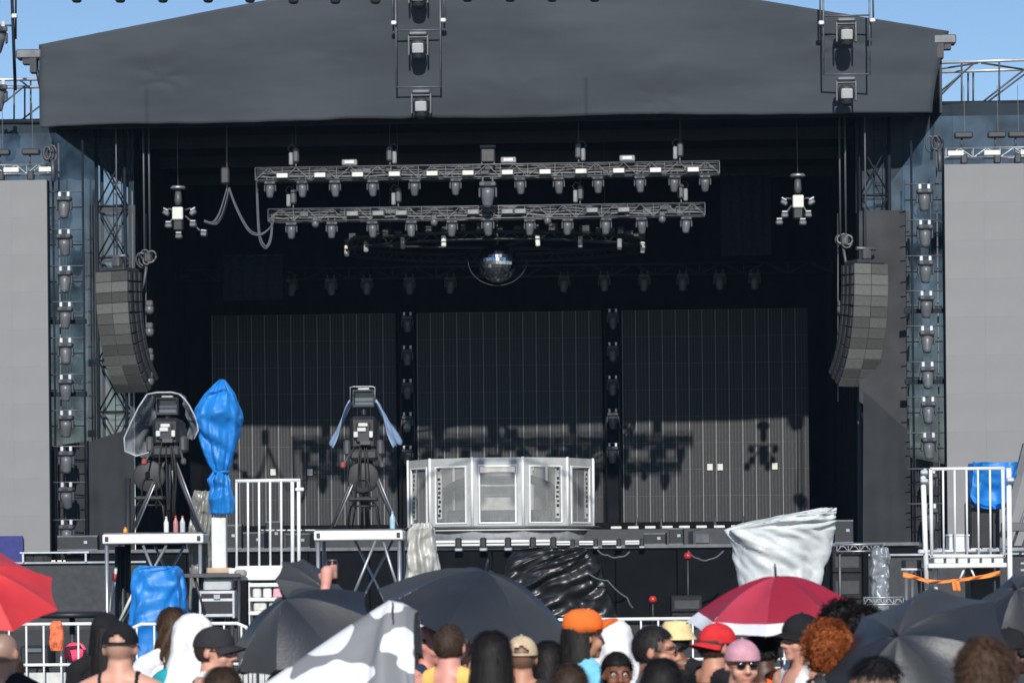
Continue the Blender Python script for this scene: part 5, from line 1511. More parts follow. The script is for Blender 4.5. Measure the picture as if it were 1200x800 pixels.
m = MB(); m.sheet(lambda a, b: at(459 + 2.2 * a, 706 + 19 * b, YC - .05 - .1 * b) - cb0 + Vector((.002 * math.sin(b * 9), 0, 0)), 2, 8, .004); adopt(m.build('strap', M_RUB), o)
umbrella('red umbrella with a white rim at the right', 909, 675.5, 14.6, .518, (-.07, -.15, .987), .2, [FR, FW], hr=.45, band=True, panelmats=[FR, FR, FRL])
umbrella('black umbrella pointed at the viewer at the lower right', 1052, 745, 11.8, .46, (-.463, -.636, .617), .15, [FB], hr=.5, panelmats=[FB, FB2, FB2, FB])
umbrella('black umbrella cut by the right edge of the picture', 1191, 690.6, 14.6, .34, (-.44, -.55, .71), .6, [FB], hr=.5, panelmats=[FB, FB2])

# ================================================================ people
def ico(bm, c, r, sub=3, rot=None):
    M_ = Matrix.Translation(c) @ (Euler(rot).to_matrix().to_4x4() if rot else Matrix.Identity(4)) @ Matrix.Diagonal((*r, 1))
    bmesh.ops.create_icosphere(bm, subdivisions=sub, radius=1, matrix=M_)
def caps(bm, pts, rr, n=14):
    m = MB(); m.tube(pts, rr, n)
    vs_ = [bm.verts.new(v) for v in m.v]
    for f in m.f:
        try: bm.faces.new([vs_[i] for i in f])
        except ValueError: pass
    for p, r_ in zip(pts, rr):
        ico(bm, p, (r_ * .99,) * 3, 2)
def build_body(name, female, arm='down', vox=.0095):
    bm = bmesh.new()
    sw = .165 if female else .185
    ico(bm, (0, .012, 1.655), (.074, .094, .096))
    ico(bm, (0, -.026, 1.592), (.056 if not female else .052, .068, .07))
    ico(bm, (0, -.072, 1.54), (.026, .022, .02), 2)
    caps(bm, [(0, -.09, 1.648), (0, -.112, 1.602)], [.011, .015], 10)
    for s_ in (-1, 1):
        ico(bm, (s_ * .014, -.098, 1.598), (.01, .012, .009), 2)
        ico(bm, (s_ * .078, .014, 1.628), (.011, .021, .034), 2, (0, 0, s_ * .35))
        ico(bm, (s_ * .036, -.058, 1.598), (.031, .03, .03), 2)
        caps(bm, [(s_ * .012, -.088, 1.66), (s_ * .048, -.074, 1.66)], [.011, .01], 8)
    caps(bm, [(-.018, -.089, 1.567), (.018, -.089, 1.567)], [.009, .009], 8)
    nr = .05 if female else .061
    caps(bm, [(0, .03, 1.42), (0, .014, 1.57)], [nr * 1.2, nr], 16)
    caps(bm, [(-sw + .01, .015, 1.43), (-.07, .028, 1.472), (0, .03, 1.485), (.07, .028, 1.472), (sw - .01, .015, 1.43)], [.052, .055, .06, .055, .052], 14)
    ico(bm, (0, .01, 1.32), (.157 if female else .176, .108, .18))
    ico(bm, (0, 0.0, 1.1), (.125 if female else .145, .095, .2))
    ico(bm, (0, .008, .93), (.172 if female else .162, .12, .14))
    if female:
        for s_ in (-1, 1): ico(bm, (s_ * .075, -.085, 1.3), (.06, .05, .06), 2)
    for s_ in (-1, 1):
        if arm == 'up' and s_ == 1:
            caps(bm, [(sw, .01, 1.43), (sw + .06, -.02, 1.66), (sw + .02, -.06, 1.9)], [.055, .04, .027])
            wr = Vector((sw + .02, -.06, 1.9))
            caps(bm, [wr, wr + Vector((-.004, -.01, .07))], [.03, .036])
            for i in range(4):                       # curled fingers round a can
                b = wr + Vector((-.03 + .0, -.02, .035 + .022 * i))
                L_ = .03 + (.006 if i in (1, 2) else 0)
                caps(bm, [b, b + Vector((-.022, -.035, 0)), b + Vector((-.012, -.035 - L_, 0)), b + Vector((.012, -.045 - L_, 0))], [.0095, .0095, .0088, .008], 7)
            caps(bm, [wr + Vector((.03, -.015, .03)), wr + Vector((.042, -.045, .05)), wr + Vector((.03, -.075, .06))], [.012, .0105, .009], 7)
        else:
            caps(bm, [(s_ * sw, .01, 1.42), (s_ * (sw + .05), .03, 1.12), (s_ * (sw + .06), -.03, .86)], [.056, .042, .027])
            wr = Vector((s_ * (sw + .06), -.03, .86))
            caps(bm, [wr, wr + Vector((0, -.012, -.08))], [.028, .036])
            for i in range(4):
                b = wr + Vector((0, -.045 + .02 * i, -.1))
                L_ = (.07, .08, .075, .06)[i]
                caps(bm, [b, b + Vector((-s_ * .004, -.004, -L_ * .55)), b + Vector((-s_ * .02, -.008, -L_))], [.0095, .009, .0075], 7)
            caps(bm, [wr + Vector((0, -.035, -.03)), wr + Vector((-s_ * .012, -.06, -.07)), wr + Vector((-s_ * .02, -.062, -.1))], [.013, .011, .009], 7)
        caps(bm, [(s_ * .085, .01, .9), (s_ * .095, 0, .48), (s_ * .1, .025, .09)], [.092, .058, .04])
        caps(bm, [(s_ * .1, .04, .045), (s_ * .112, -.12, .035)], [.042, .036])
    me = bpy.data.meshes.new(name); bm.to_mesh(me); bm.free()
    ob = bpy.data.objects.new(name, me); COL.objects.link(ob)
    rm = ob.modifiers.new('r', 'REMESH'); rm.mode = 'VOXEL'; rm.voxel_size = vox; rm.use_smooth_shade = True
    sm = ob.modifiers.new('s', 'SMOOTH'); sm.factor = .5; sm.iterations = 4
    dg = bpy.context.evaluated_depsgraph_get()
    out = bpy.data.meshes.new_from_object(ob.evaluated_get(dg))
    out.name = name
    bpy.data.objects.remove(ob); bpy.data.meshes.remove(me)
    # eye sockets, then colour masks: lips, scalp, brows
    at_ = out.color_attributes.new('tint', 'FLOAT_COLOR', 'POINT')
    cols = []
    for v in out.vertices:
        x, y, z = v.co
        if z > 1.5 and y < -.03:
            for s_ in (-1, 1):
                d = ((x - s_ * .033) / .017) ** 2 + ((z - 1.637) / .011) ** 2
                v.co.y += .008 * math.exp(-d)
        lip = 1.0 if (z > 1.555 and z < 1.58 and abs(x) < .026 and y < -.07) else 0.0
        scal = 1.0 if (z > 1.5 and y > -.075 + .2 * max(0, 1.72 - z) * 2.2 and z > 1.585 and abs(x) < .0775) else 0.0
        if y < -.06 and z < 1.70: scal = 0.0
        brow = 1.0 if (abs(z - 1.659 + .03 * (abs(x) - .033)) < .006 and .014 < abs(x) < .052 and y < -.05) else 0.0
        cols += [lip, scal, brow, 1.0]
    at_.data.foreach_set('color', cols)
    for p in out.polygons: p.use_smooth = True
    out.materials.clear(); out.materials.append(None)
    return out
BODY = {('m', 'down'): build_body('male_body', False), ('f', 'down'): build_body('female_body', True), ('m', 'up'): build_body('male_body_arm_raised', False, 'up', .008)}
SKIN = {}
def skin(name, c, scalp=None, k=0.0):
    if name in SKIN: return SKIN[name]
    m = bpy.data.materials.new('skin_' + name); m.use_nodes = True
    N = m.node_tree.nodes; L = m.node_tree.links; b = N['Principled BSDF']
    at_ = N.new('ShaderNodeAttribute'); at_.attribute_name = 'tint'
    sep = N.new('ShaderNodeSeparateColor'); L.new(at_.outputs['Color'], sep.inputs[0])
    tc = N.new('ShaderNodeTexCoord'); nz = N.new('ShaderNodeTexNoise'); nz.inputs['Scale'].default_value = 14; nz.inputs['Detail'].default_value = 6; L.new(tc.outputs['Object'], nz.inputs['Vector'])
    def mix(fac, a, bb, amt):
        mx = N.new('ShaderNodeMix'); mx.data_type = 'RGBA'
        ml = N.new('ShaderNodeMath'); ml.operation = 'MULTIPLY'; ml.inputs[1].default_value = amt
        L.new(fac, ml.inputs[0]); L.new(ml.outputs[0], mx.inputs['Factor'])
        if hasattr(a, 'is_linked') or not isinstance(a, tuple): L.new(a, mx.inputs['A'])
        else: mx.inputs['A'].default_value = (*a, 1)
        mx.inputs['B'].default_value = (*bb, 1)
        return mx.outputs['Result']
    red = (min(1, c[0] * 1.1), c[1] * .72, c[2] * .7)
    o = mix(nz.outputs[0], c, red, .55)
    o = mix(sep.outputs[0], o, (c[0] * .75, c[1] * .4, c[2] * .42), .7)
    o = mix(sep.outputs[1], o, scalp or c, k)
    o = mix(sep.outputs[2], o, (.04, .025, .018), .8)
    L.new(o, b.inputs['Base Color'])
    b.inputs['Roughness'].default_value = .5
    b.inputs['Subsurface Weight'].default_value = .12
    b.inputs['Subsurface Radius'].default_value = (.012, .005, .003)
    b.inputs['Subsurface Scale'].default_value = 1.0
    SKIN[name] = m
    return m
TONE = {'fair': (.62, .36, .26), 'tan': (.5, .27, .17), 'pink': (.66, .34, .27), 'olive': (.42, .22, .13), 'brown': (.2, .09, .05), 'dark': (.075, .036, .024)}
GAR = {}
def garment(key, kind):
    if (key, kind) in GAR: return GAR[(key, kind)]
    src = BODY[key]
    def keep(c):
        x, y, z = c; ax = abs(x)
        rn = math.hypot(x, y - .02)
        if kind == 'tee':
            if z > 1.52 or (z > 1.45 and rn < .08 + (z - 1.45) * .1): return False
            if ax > .2: return (1.2 < z < 1.53)
            return z > .86
        if kind == 'tank':
            if ax > .185 or z < .86 or z > 1.53: return False
            if z > 1.37: return .062 < ax < .125
            return ax < .165 if z > 1.2 else True
        if kind == 'strap':
            if ax > .18 or z < .86 or z > 1.53: return False
            if z > 1.27: return .082 < ax < .098
            return True
        if kind == 'pants': return z < .98 and z > .09 and ax < .2 and not (ax > .185 and z > .7)
        if kind == 'shoes': return z < .085
        if kind == 'choker': return 1.505 < z < 1.545 and rn < .085
        return False
    bm = bmesh.new(); bm.from_mesh(src)
    for v in bm.verts: v.tag = False
    dele = [f for f in bm.faces if not keep(f.calc_center_median())]
    bmesh.ops.delete(bm, geom=dele, context='FACES')
    th = {'tee': .012, 'tank': .008, 'strap': .006, 'pants': .014, 'shoes': .012, 'choker': .006}[kind]
    bm.normal_update()
    for v in bm.verts:
        w = .006 * fbm(v.co.x * 14, v.co.y * 14, v.co.z * 7) if kind in ('tee', 'pants') else 0
        v.co += v.normal * (th + w)
    me = bpy.data.meshes.new(kind); bm.to_mesh(me); bm.free()
    me.materials.clear(); me.materials.append(None)
    for p in me.polygons: p.use_smooth = True
    GAR[(key, kind)] = me
    return me
# ---------------------------------------------------------------- hair, hats, glasses (head of a 1.75 m figure)
HC = Vector((0, .012, 1.655)); HR = Vector((.074, .094, .096))
def head_pt(th, ph, off=0.0):
    """th from crown, ph from the front (-y) turning to +x"""
    d = Vector((math.sin(th) * math.sin(ph), -math.sin(th) * math.cos(ph), math.cos(th)))
    return Vector((HC.x + d.x * (HR.x + off), HC.y + d.y * (HR.y + off), HC.z + d.z * (HR.z + off))), d
HATCUT = [9.0]
def hair_ok(p, low=1.6, front=1.705):
    if p.z > HATCUT[0]: return False
    if p.z < low: return False
    if p.y < -.045 and p.z < front: return False
    if p.y < .005 and p.z < 1.65: return False
    if p.y < -.022 and p.z < 1.69: return False
    return True
def strip(m, pts, w, side):
    vs_ = []
    n = len(pts)
    for i, p in enumerate(pts):
        k = w * (1 - .75 * i / (n - 1))
        vs_ += [p - side * k, p + side * k]
    m.add(vs_, [(2 * i, 2 * i + 1, 2 * i + 3, 2 * i + 2) for i in range(n - 1)], True)
def hair_mesh(kind):
    rnd = random.Random(hash(kind) % 1000 if False else sum(map(ord, kind)))
    m = MB()
    def shell(thick, low, front, nz=.3, sub=26):
        P = {}
        for j in range(sub + 1):
            for i in range(2 * sub):
                th = math.pi * .82 * j / sub; ph = math.pi * i / sub
                n_ = fbm(math.sin(th) * math.sin(ph) * 3.5, math.sin(th) * math.cos(ph) * 3.5, math.cos(th) * 3.5 + len(kind))
                P[(i, j)] = head_pt(th, ph, thick * (1 + nz * n_))[0]
        vs_ = [P[(i, j)] for j in range(sub + 1) for i in range(2 * sub)]
        fs = []
        for j in range(sub):
            for i in range(2 * sub):
                i2 = (i + 1) % (2 * sub)
                q = [j * 2 * sub + i, j * 2 * sub + i2, (j + 1) * 2 * sub + i2, (j + 1) * 2 * sub + i]
                c = sum((vs_[k] for k in q), Vector()) / 4
                if hair_ok(c, low, front): fs.append(q)
        m.add(vs_, fs, True)
    if kind in ('short', 'crop', 'undercut'):
        th0 = {'short': .014, 'crop': .009, 'undercut': .006}[kind]
        shell(th0, 1.69 if kind == 'undercut' else 1.585, 1.7)
        for _ in range(2200):
            p, d = head_pt(math.acos(rnd.uniform(-.45, 1)), rnd.uniform(0, 2 * math.pi), th0 * .7)
            if not hair_ok(p, 1.585, 1.7): continue
            if kind == 'undercut' and p.z < 1.7: continue
            tan = Vector((0, -.2, -1)) - d * Vector((0, -.2, -1)).dot(d) + Vector((rnd.gauss(0, .3), rnd.gauss(0, .3), 0))
            tan.normalize(); L_ = rnd.uniform(.015, .035) * {'undercut': 2.2, 'short': 1.0, 'crop': .45}[kind]
            kk = .35 if kind == 'crop' else 1.0
            strip(m, [p, p + d * .006 * kk + tan * L_ * .5, p + d * (.006 + rnd.uniform(-.002, .005)) * kk + tan * L_], .0028, d.cross(tan).normalized())
    elif kind in ('long', 'wavy'):
        shell(.016, 1.56, 1.7, .2)
        n = 46; rows = 14
        def fall(f, s_):
            ph = math.pi * (.52 + .96 * f)
            zz = 1.68 - s_ * (.44 if kind == 'long' else .36)
            wob = .012 * math.sin(s_ * 15 + f * 30) if kind == 'wavy' else .004 * math.sin(f * 60)
            flare = .02 * math.sin(min(1, s_ * 1.5) * 1.57) + wob
            return Vector((math.sin(ph) * (.078 + flare), .014 - math.cos(ph) * (.098 + flare) * (1 - .12 * s_), zz))
        m.grid(lambda a, b: fall(a, b), n, rows)
        for _ in range(700):
            f = rnd.random(); s0 = rnd.uniform(-.05, .75); L_ = rnd.uniform(.2, .4)
            o = rnd.uniform(.002, .012)
            pts = []
            for k in range(5):
                s_ = max(0, s0 + L_ * k / 4); p = fall(min(1, max(0, f + rnd.uniform(-.006, .006))), s_)
                c = Vector((0, .014, p.z)); pts.append(p + (p - c).normalized() * o)
            strip(m, pts, .004 if kind == 'long' else .006, Vector((math.cos(math.pi * (.52 + .96 * f)), math.sin(math.pi * (.52 + .96 * f)), 0)))
        for _ in range(400):
            p, d = head_pt(rnd.uniform(.05, 1.3), rnd.uniform(.35 * math.pi, 1.65 * math.pi), .016)
            if p.z > HATCUT[0]: continue
            tan = Vector((d.x * .6, d.y * .3 + .4, -1)); tan = (tan - d * tan.dot(d)).normalized()
            strip(m, [p, p + tan * .03 + d * .003, p + tan * .06 - d * .002], .003, d.cross(tan).normalized())
    elif kind in ('afro', 'curly'):
        rad = .055 if kind == 'afro' else .045
        shell(rad * .62, 1.6 if kind == 'afro' else 1.56, 1.69, .6)
        for _ in range(2200):
            p, d = head_pt(math.acos(rnd.uniform(-.6, 1)), rnd.uniform(0, 2 * math.pi), rad * rnd.uniform(.4, .95) * (1 + .5 * fbm(rnd.random() * 9, rnd.random() * 9)))
            if not hair_ok(p, 1.58, 1.68): continue
            a = d.orthogonal().normalized(); b = d.cross(a); r_ = rnd.uniform(.006, .014); o = rnd.uniform(0, 6)
            pts = [p + (a * math.cos(o + k * 1.3) + b * math.sin(o + k * 1.3)) * r_ + d * (.005 * k) for k in range(5)]
            strip(m, pts, .0035, (a * .6 + d * .5).normalized())
    return m.mesh('hair_' + kind, [None])
HAIR = {}
def hair_colour(name, c):
    return mat('hair_' + name, c, .62, var=.55, scale=40, stretch=(3, 3, .4), spec=.3)
HCOL = {'black': (.012, .01, .01), 'brown': (.06, .032, .018), 'dkbrown': (.045, .026, .017), 'ginger': (.33, .09, .025), 'blond': (.3, .2, .1), 'grey': (.2, .18, .16)}
def cap_mesh(kind):
    m = MB()
    if kind in ('cap', 'cap_open'):
        C = Vector((0, .008, 1.668)); RX_, RY_, RZ_ = .09, .112, .096
        N1, N2 = 40, 14
        vs_ = []; fs = []
        for j in range(N2 + 1):
            th = math.pi / 2 * 1.06 * j / N2
            for i in range(N1):
                ph = 2 * math.pi * i / N1
                vs_.append(C + Vector((RX_ * math.sin(th) * math.sin(ph), -RY_ * math.sin(th) * math.cos(ph), RZ_ * math.cos(th) * (1.02 if j < N2 else 1))))
        for j in range(N2):
            for i in range(N1):
                i2 = (i + 1) % N1
                c = (vs_[j * N1 + i] + vs_[(j + 1) * N1 + i2]) / 2
                if kind == 'cap_open' and c.y > 0 and (c.x / .042) ** 2 + ((c.z - 1.675) / .038) ** 2 < 1 and c.z > 1.672: continue
                fs.append((j * N1 + i, j * N1 + i2, (j + 1) * N1 + i2, (j + 1) * N1 + i))
        m.add(vs_, fs, True)
        def br(a, b):
            ph = (a - .5) * 2.3
            r_ = 1 + .0 * b
            x = math.sin(ph) * (.086 + .012 * b); y = .008 - math.cos(ph) * .105 - b * .075 * max(0, math.cos(ph * 1.15))
            return (x, y, 1.668 - .018 * b - .022 * (math.sin(ph) ** 2) * (1 + b * .6))
        m.sheet(br, 18, 6, .003)
        m.lathe([(.007, 0), (.008, .004), (.003, .008)], 8, C + Vector((0, 0, RZ_ * 1.01)))
    elif kind == 'straw':
        m.lathe([(.19, 1.655), (.17, 1.672), (.12, 1.683), (.098, 1.69), (.094, 1.74), (.083, 1.775), (.04, 1.788), (.002, 1.785)], 32, (0, .008, 0), sy=1.12)
    elif kind == 'bucket':
        m.lathe([(.135, 1.648), (.132, 1.652), (.102, 1.70), (.094, 1.745), (.08, 1.768), (.002, 1.772)], 28, (0, .008, 0), sy=1.1)
    elif kind == 'visor':
        m.lathe([(.094, 1.66), (.097, 1.70), (.088, 1.745), (.05, 1.775), (.002, 1.782)], 28, (0, .008, 0), sy=1.13)
        m.sheet(lambda a, b: (math.sin((a - .5) * 2.7) * (.094 + .06 * b), .008 - math.cos((a - .5) * 2.7) * (.108 + .085 * b), 1.672 + .055 * b * math.cos((a - .5) * 2.7)), 20, 6, .003)
    return m.mesh(kind, [None])
HATS = {}
def glasses():
    fr_ = MB(); ln = MB()
    for s_ in (-1, 1):
        ln.lathe([(.001, .002), (.021, .001), (.022, -.002)], 16, (s_ * .031, -.104, 1.64), (R(90), 0, s_ * .16), sx=1.12, sy=.85)
        fr_.tube([(s_ * .056, -.096, 1.646), (s_ * .074, -.05, 1.645), (s_ * .082, .012, 1.64)], .0025, 6)
    fr_.tube([(-.012, -.108, 1.645), (.012, -.108, 1.645)], .0028, 6)
    fr_.tube([(-.058, -.095, 1.653), (-.03, -.108, 1.656), (.03, -.108, 1.656), (.058, -.095, 1.653)], .003, 6)
    return ln.mesh('lenses', [mat('dark_lens', (.01, .01, .012), .08, coat=.6)]), fr_.mesh('frame', [mat('glasses_frame', (.02, .018, .018), .35)])
G_LN, G_FR = glasses()
eyem = MB(); eyem.lathe([(.001, -.0105)] + [(.0105 * math.sin(math.pi * i / 8), -.0105 * math.cos(math.pi * i / 8)) for i in range(1, 8)] + [(.001, .0105)], 12); eyem = eyem.mesh('eye', [mat('eye_white', (.7, .68, .65), .2)])
irm = MB(); irm.lathe([(.0052, 0), (.004, .0012), (.001, .0018)], 10); irm = irm.mesh('iris', [mat('iris_brown', (.03, .016, .01), .1)])
def towel_mesh(seed):
    def fn(a, b):
        ph = 2 * math.pi * a
        prof = [(0.002, 1.79), (.06, 1.782), (.105, 1.74), (.12, 1.67), (.125, 1.58), (.165, 1.47), (.215, 1.39), (.235, 1.27), (.24, 1.15)]
        x = b * (len(prof) - 1); i = min(int(x), len(prof) - 2); f = x - i
        r_ = prof[i][0] * (1 - f) + prof[i + 1][0] * f; z = prof[i][1] * (1 - f) + prof[i + 1][1] * f
        k = 1 + .1 * b * math.sin(ph * 6 + seed + 2 * b) + .1 * fbm(math.cos(ph) * 2 + seed, math.sin(ph) * 2, z * 6)
        return (math.sin(ph) * r_ * k, .015 - math.cos(ph) * r_ * k * (.95 if b > .5 else 1.12), z + .05 * b * math.sin(ph * 2 + seed))
    m = MB(); m.grid(fn, 56, 30, closed=True)
    # opening for the face
    keep = [(f, i_) for i_, f in enumerate(m.f) if not (lambda c: c.y < -.06 and abs(c.x) < .06 and 1.53 < c.z < 1.7)(sum((Vector(m.v[k]) for k in f), Vector()) / len(f))]
    m.f = [f for f, _ in keep]; m.mi = [0] * len(m.f); m.sm = [True] * len(m.f)
    return m.mesh('towel', [None])

def oset(o, m):
    o.material_slots[0].link = 'OBJECT'; o.material_slots[0].material = m
    return o
def cloth_mat(name, c):
    return mat('cloth_' + name, c, .85, var=.14, scale=18, bump=.25, bscale=90, spec=.2)
def person(label, px, py, hw, face, tone='fair', sex='m', arm='down', hair=None, hcol='black', top=('tee', 'black', (.015, .015, .017)), pants=('dark', (.03, .035, .05)), hat=None, hatcol=None, hatrot=0.0, shades=False, scalp=None, towel=None, extra=None, hat_add=0.0, choker=False, tilt=0.0):
    """head centred on px, its top at row py, hw = head width in photograph pixels"""
    Y = F * .158 / hw
    p = at(px, py, Y)
    s_ = p.z / (1.755 + hat_add)
    t = thing('person', label, 'person', (p.x, Y, 0), R(face))
    t.scale = (s_,) * 3
    key = (sex, arm) if (sex, arm) in BODY else ('m', arm)
    sk = skin(tone + ('' if not scalp else '_' + scalp[0]), TONE[tone], scalp[1] if scalp else None, scalp[2] if scalp else 0.0)
    b = oset(inst(BODY[key], 'body', t), sk)
    if top: oset(inst(garment(key, top[0]), 'shirt', t), cloth_mat(top[1], top[2]))
    oset(inst(garment(key, 'pants'), 'trousers', t), cloth_mat('pants_' + pants[0], pants[1]))
    oset(inst(garment(key, 'shoes'), 'shoes', t), M_RUB)
    if choker: oset(inst(garment(key, 'choker'), 'choker', t), M_RUB)
    if hair:
        hk = hair + ('_hat' if hat else '')
        if hk not in HAIR:
            HATCUT[0] = 1.672 if hat else 9.0
            HAIR[hk] = hair_mesh(hair)
        oset(inst(HAIR[hk], 'hair', t), hair_colour(hcol, HCOL[hcol]))
    if hat:
        if hat not in HATS: HATS[hat] = cap_mesh(hat)
        oset(inst(HATS[hat], 'hat', t, (0, 0, 0), (tilt, 0, R(hatrot))), cloth_mat('hat_' + hatcol[0], hatcol[1]))
    if shades:
        g_ = inst(G_FR, 'sunglasses', t); inst(G_LN, 'lenses', g_)
    else:
        for sd in (-1, 1):
            e = inst(eyem, 'eye', t, (sd * .0325, -.0695, 1.638)); inst(irm, 'iris', e, (0, -.0098, 0), (R(90), 0, 0))
    if towel is not None:
        oset(inst(towel_mesh(towel), 'towel', t), cloth_mat('towel', (.82, .82, .82)))
    return t
BLK = ('tee', 'black', (.015, .015, .017))
person('man with a shaved grey head and black shirt at the left edge', 6, 741, 33, 160, 'tan', scalp=('grey', (.2, .17, .15), .6), top=('tee', 'black', (.015, .015, .017)))
person('person in a neon green shirt half hidden at the left edge', 16, 771, 27, 180, 'fair', 'f', hair='short', hcol='dkbrown', top=('tee', 'neon', (.25, .75, .08)))
person('person in a black cap and dark clothes behind the man with bare shoulders', 124, 717, 31, 185, 'olive', 'f', hair='long', hcol='black', hat='cap', hatcol=('black', (.014, .014, .016)), hat_add=.012)
person('man seen from behind with bare shoulders, thin straps and an open-backed black cap', 141, 728, 37, 178, 'fair', hat='cap_open', hatcol=('black', (.014, .014, .016)), scalp=('stub', (.3, .2, .15), .45), top=('strap', 'black', (.015, .015, .017)), hat_add=.012)
person('woman with wavy brown hair and a white shirt, left of the white towel', 201, 713, 31, 200, 'tan', 'f', hair='wavy', hcol='brown', top=('tee', 'white', (.78, .78, .78)))
person('person with a white towel over the head and a teal shirt', 226, 719, 34, 195, 'fair', 'f', hair='short', hcol='brown', top=('tee', 'teal', (.02, .3, .36)), towel=1.3, hat_add=.03)
person('man in a black cap and sunglasses looking right, in front of the white towel', 252, 733, 36, 72, 'fair', hair='crop', hcol='dkbrown', hat='cap', hatcol=('charcoal', (.03, .03, .033)), shades=True, hat_add=.012, top=('tank', 'white', (.75, .75, .75)))
person('person with sleek dark hair cut by the bottom edge, below the man in sunglasses', 262, 783, 44, 175, 'tan', 'f', hair='long', hcol='dkbrown')
person('person with brown hair half hidden under the black umbrella at the left', 360, 737, 30, 175, 'fair', hair='short', hcol='brown')
pr = person('person raising a dark can above the black umbrella at the left', 424, 714, 32, 178, 'pink', arm='up', hair='short', hcol='black')
person('person in a white shirt in the shade of the large black umbrella', 645, 752, 34, 150, 'brown', 'f', hair='long', hcol='black', top=('tee', 'white', (.78, .78, .78)))
person('person in dark clothes behind the woman with long straight black hair', 553, 756, 34, 62, 'pink', hair='short', hcol='dkbrown')
person('person with dark hair beside the tip of the black umbrella, cut by the bottom edge', 330, 786, 36, 175, 'tan', hair='short', hcol='black')
person('person with short fair hair cut by the bottom edge, below the camouflage umbrella', 456, 787, 38, 185, 'fair', hair='short', hcol='blond')
person('woman in a yellow straw hat under the large black umbrella', 503, 727, 33, 60, 'pink', 'f', hair='long', hcol='dkbrown', hat='straw', hatcol=('straw', (.72, .47, .16)), hat_add=.02, top=('tank', 'navy', (.03, .04, .09)), tilt=-.12)
person('man with short dark hair and a yellow tank top, seen from behind', 527, 731, 35, 165, 'pink', hair='crop', hcol='dkbrown', top=('tank', 'yellow', (.8, .55, .16)), scalp=('dk', (.05, .035, .025), .8))
person('woman with long straight black hair under the large black umbrella', 576, 741, 42, 178, 'olive', 'f', hair='long', hcol='black')
person('man in a beige cap and black shirt, seen from behind', 611, 744, 35, 180, 'tan', hat='cap_open', hatcol=('beige', (.6, .46, .3)), hat_add=.012, top=('tee', 'charcoal', (.03, .03, .033)), scalp=('dk', (.05, .035, .025), .7))
person('woman in an orange hat with upturned brim and a blue shirt', 684, 714, 35, 118, 'tan', 'f', hair='long', hcol='black', hat='visor', hatcol=('orange', (.8, .17, .03)), hat_add=.02, top=('tee', 'skyblue', (.2, .55, .72)))
person('person with sleek dark brown hair cut by the bottom edge, below the orange hat', 668, 779, 41, 170, 'tan', 'f', hair='long', hcol='dkbrown')
person('person with a white towel over the head, behind the man with cropped black hair', 717, 727, 32, 190, 'tan', hair='short', hcol='black', towel=4.1, hat_add=.03, top=('tee', 'white', (.78, .78, .78)))
person('man with cropped black hair and brown skin near the middle', 723, 765, 36, 8, 'brown', hair='short', hcol='black')
person('man in sunglasses with a short dark haircut, looking right', 768, 733, 39, 78, 'tan', hair='crop', hcol='black', shades=True, scalp=('dk', (.05, .035, .025), .8), top=('tank', 'grey', (.2, .2, .2)))
person('person with dark hair cut by the bottom edge, below the man in sunglasses looking right', 776, 773, 45, 170, 'olive', 'f', hair='long', hcol='black')
person('person in a pale yellow bucket hat left of the red cap', 793, 728, 29, 175, 'brown', 'f', hair='short', hcol='black', hat='bucket', hatcol=('cream', (.78, .6, .3)), hat_add=.01)
person('man in a backward red cap and black shirt', 839, 729, 35, 128, 'tan', hair='crop', hcol='dkbrown', hat='cap', hatcol=('red', (.62, .03, .035)), hatrot=180, hat_add=.012)
person('man facing the viewer in sunglasses and a backward pink cap', 869, 748, 38, 12, 'fair', hair=None, shades=True, hat='cap', hatcol=('pink', (.6, .3, .36)), hatrot=180, hat_add=.012, top=('tee', 'greytee', (.3, .3, .31)))
person('dark-skinned person in an orange shirt under the red and white umbrella', 896, 735, 34, 150, 'dark', hair='short', hcol='black', top=('tee', 'orange', (.85, .17, .035)))
person('person in a black cap and glasses looking left, beside the curly ginger hair', 938, 718, 35, -62, 'fair', hair='crop', hcol='dkbrown', hat='cap', hatcol=('black', (.014, .014, .016)), hat_add=.012, shades=False, top=('tank', 'white', (.75, .75, .75)))
person('woman with curly ginger hair, a black choker and bare back', 969, 728, 40, 182, 'fair', 'f', hair='curly', hcol='ginger', top=('strap', 'black', (.015, .015, .017)), choker=True, hat_add=.035)
person('person with a big black afro behind the ginger-haired woman', 986, 704, 35, 185, 'brown', 'f', hair='afro', hcol='black', hat_add=.04)
person('person with black hair in the shade of the red and white umbrella', 1011, 711, 36, 180, 'dark', hair='afro', hcol='black', hat_add=.04)
person('person in a white cap behind the black umbrella at the right', 1026, 725, 35, 175, 'tan', hair='short', hcol='dkbrown', hat='cap', hatcol=('white', (.7, .7, .68)), hat_add=.012)
person('person with an undercut and dark hair on top, cut by the bottom edge', 1024, 769, 50, -120, 'fair', hair='undercut', hcol='black', scalp=('under', (.22, .16, .11), .75))
person('man with thick brown hair close to the viewer at the lower right', 1155, 748, 60, 160, 'pink', hair='short', hcol='brown')
person('dark-skinned man in a black cap at the right edge', 1184, 735, 36, 80, 'dark', hair='crop', hcol='black', hat='cap', hatcol=('black', (.014, .014, .016)), hat_add=.012, top=('tee', 'navy', (.03, .04, .09)))
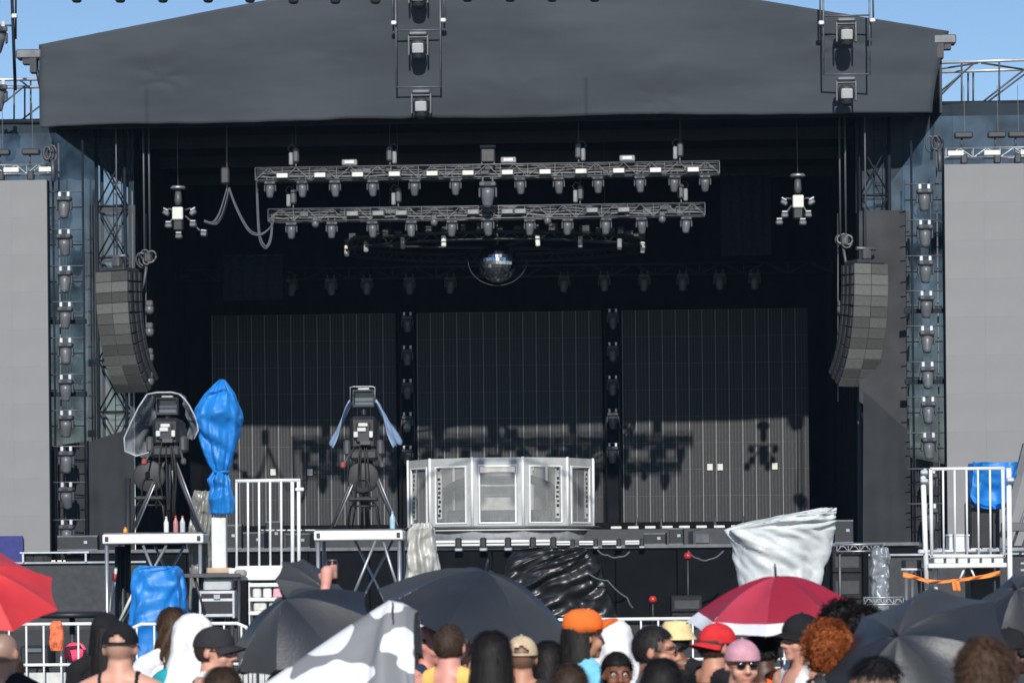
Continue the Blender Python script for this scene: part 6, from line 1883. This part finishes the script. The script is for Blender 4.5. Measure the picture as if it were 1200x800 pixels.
# the can in the raised hand
m0 = pr.matrix_basis
w_ = Matrix.Translation(pr.location) @ Euler(pr.rotation_euler).to_matrix().to_4x4() @ Matrix.Diagonal((*pr.scale, 1))
cpos = w_ @ Vector((.185 + .02 - .028, -.06 - .072, 1.9 + .0))
t = thing('drink_can', 'dark drink can held up in a raised hand', 'can', cpos)
m = MB(); m.lathe([(.026, 0), (.032, .008), (.032, .125), (.027, .135)], 16); m.build('body', mat('can_dark', (.04, .012, .014), .3, .5), t)
m = MB(); m.lathe([(.026, .134), (.027, .139), (.02, .1385)], 16); m.build('rim', M_ALU, t)
# orange bag hanging on the left barrier
a = at(66, 745, YB - .12)
wrapped('orange_bag', 'orange and red patterned bag hanging on the left barrier', 'bag', [(60, 73, 762), (58, 75, 752), (59, 74, 742), (59, 73, 732), (63, 71, 727)], YB - .12, mat('orange_print', (.75, .16, .06), .6, var=.55, scale=14), amp=.02, fr=6, nz=24, na=30, ground=False)
# ================================================================ thin bluish veil, added to lift and tint the blacks
hz = MB(); hz.box((0, 55, 15.0), (150, 150, 32))
hm = bpy.data.materials.new('blue_veil'); hm.use_nodes = True
hn = hm.node_tree.nodes; hn.remove(hn['Principled BSDF'])
pv = hn.new('ShaderNodeVolumePrincipled')
pv.inputs['Color'].default_value = (.42, .7, 1.0, 1)
pv.inputs['Density'].default_value = 0.00014
pv.inputs['Anisotropy'].default_value = 0.0
hm.node_tree.links.new(pv.outputs[0], hn['Material Output'].inputs['Volume'])
tag(hz.build('added_veil', hm), 'faint bluish veil added over the whole field to lift the blacks', kind='stuff')

# aim every moving head a little differently, as riggers leave them
rnd2 = random.Random(11)
for o in list(COL.objects):
    if o.parent is not None and o.name.split('.')[0] == 'head' and o.parent.name.startswith('moving_head'):
        a_, b_ = rnd2.gauss(0, .13), rnd2.gauss(0, .05)
        Rm = Euler((a_, b_, 0)).to_matrix(); p = Vector((0, 0, -.45))
        o.rotation_euler = (a_, b_, 0); o.location = p - Rm @ p
dupl = {k: len(v) for k, v in LABELS.items() if len(v) > 1}
if dupl: print('DUPLICATE LABELS', dupl)
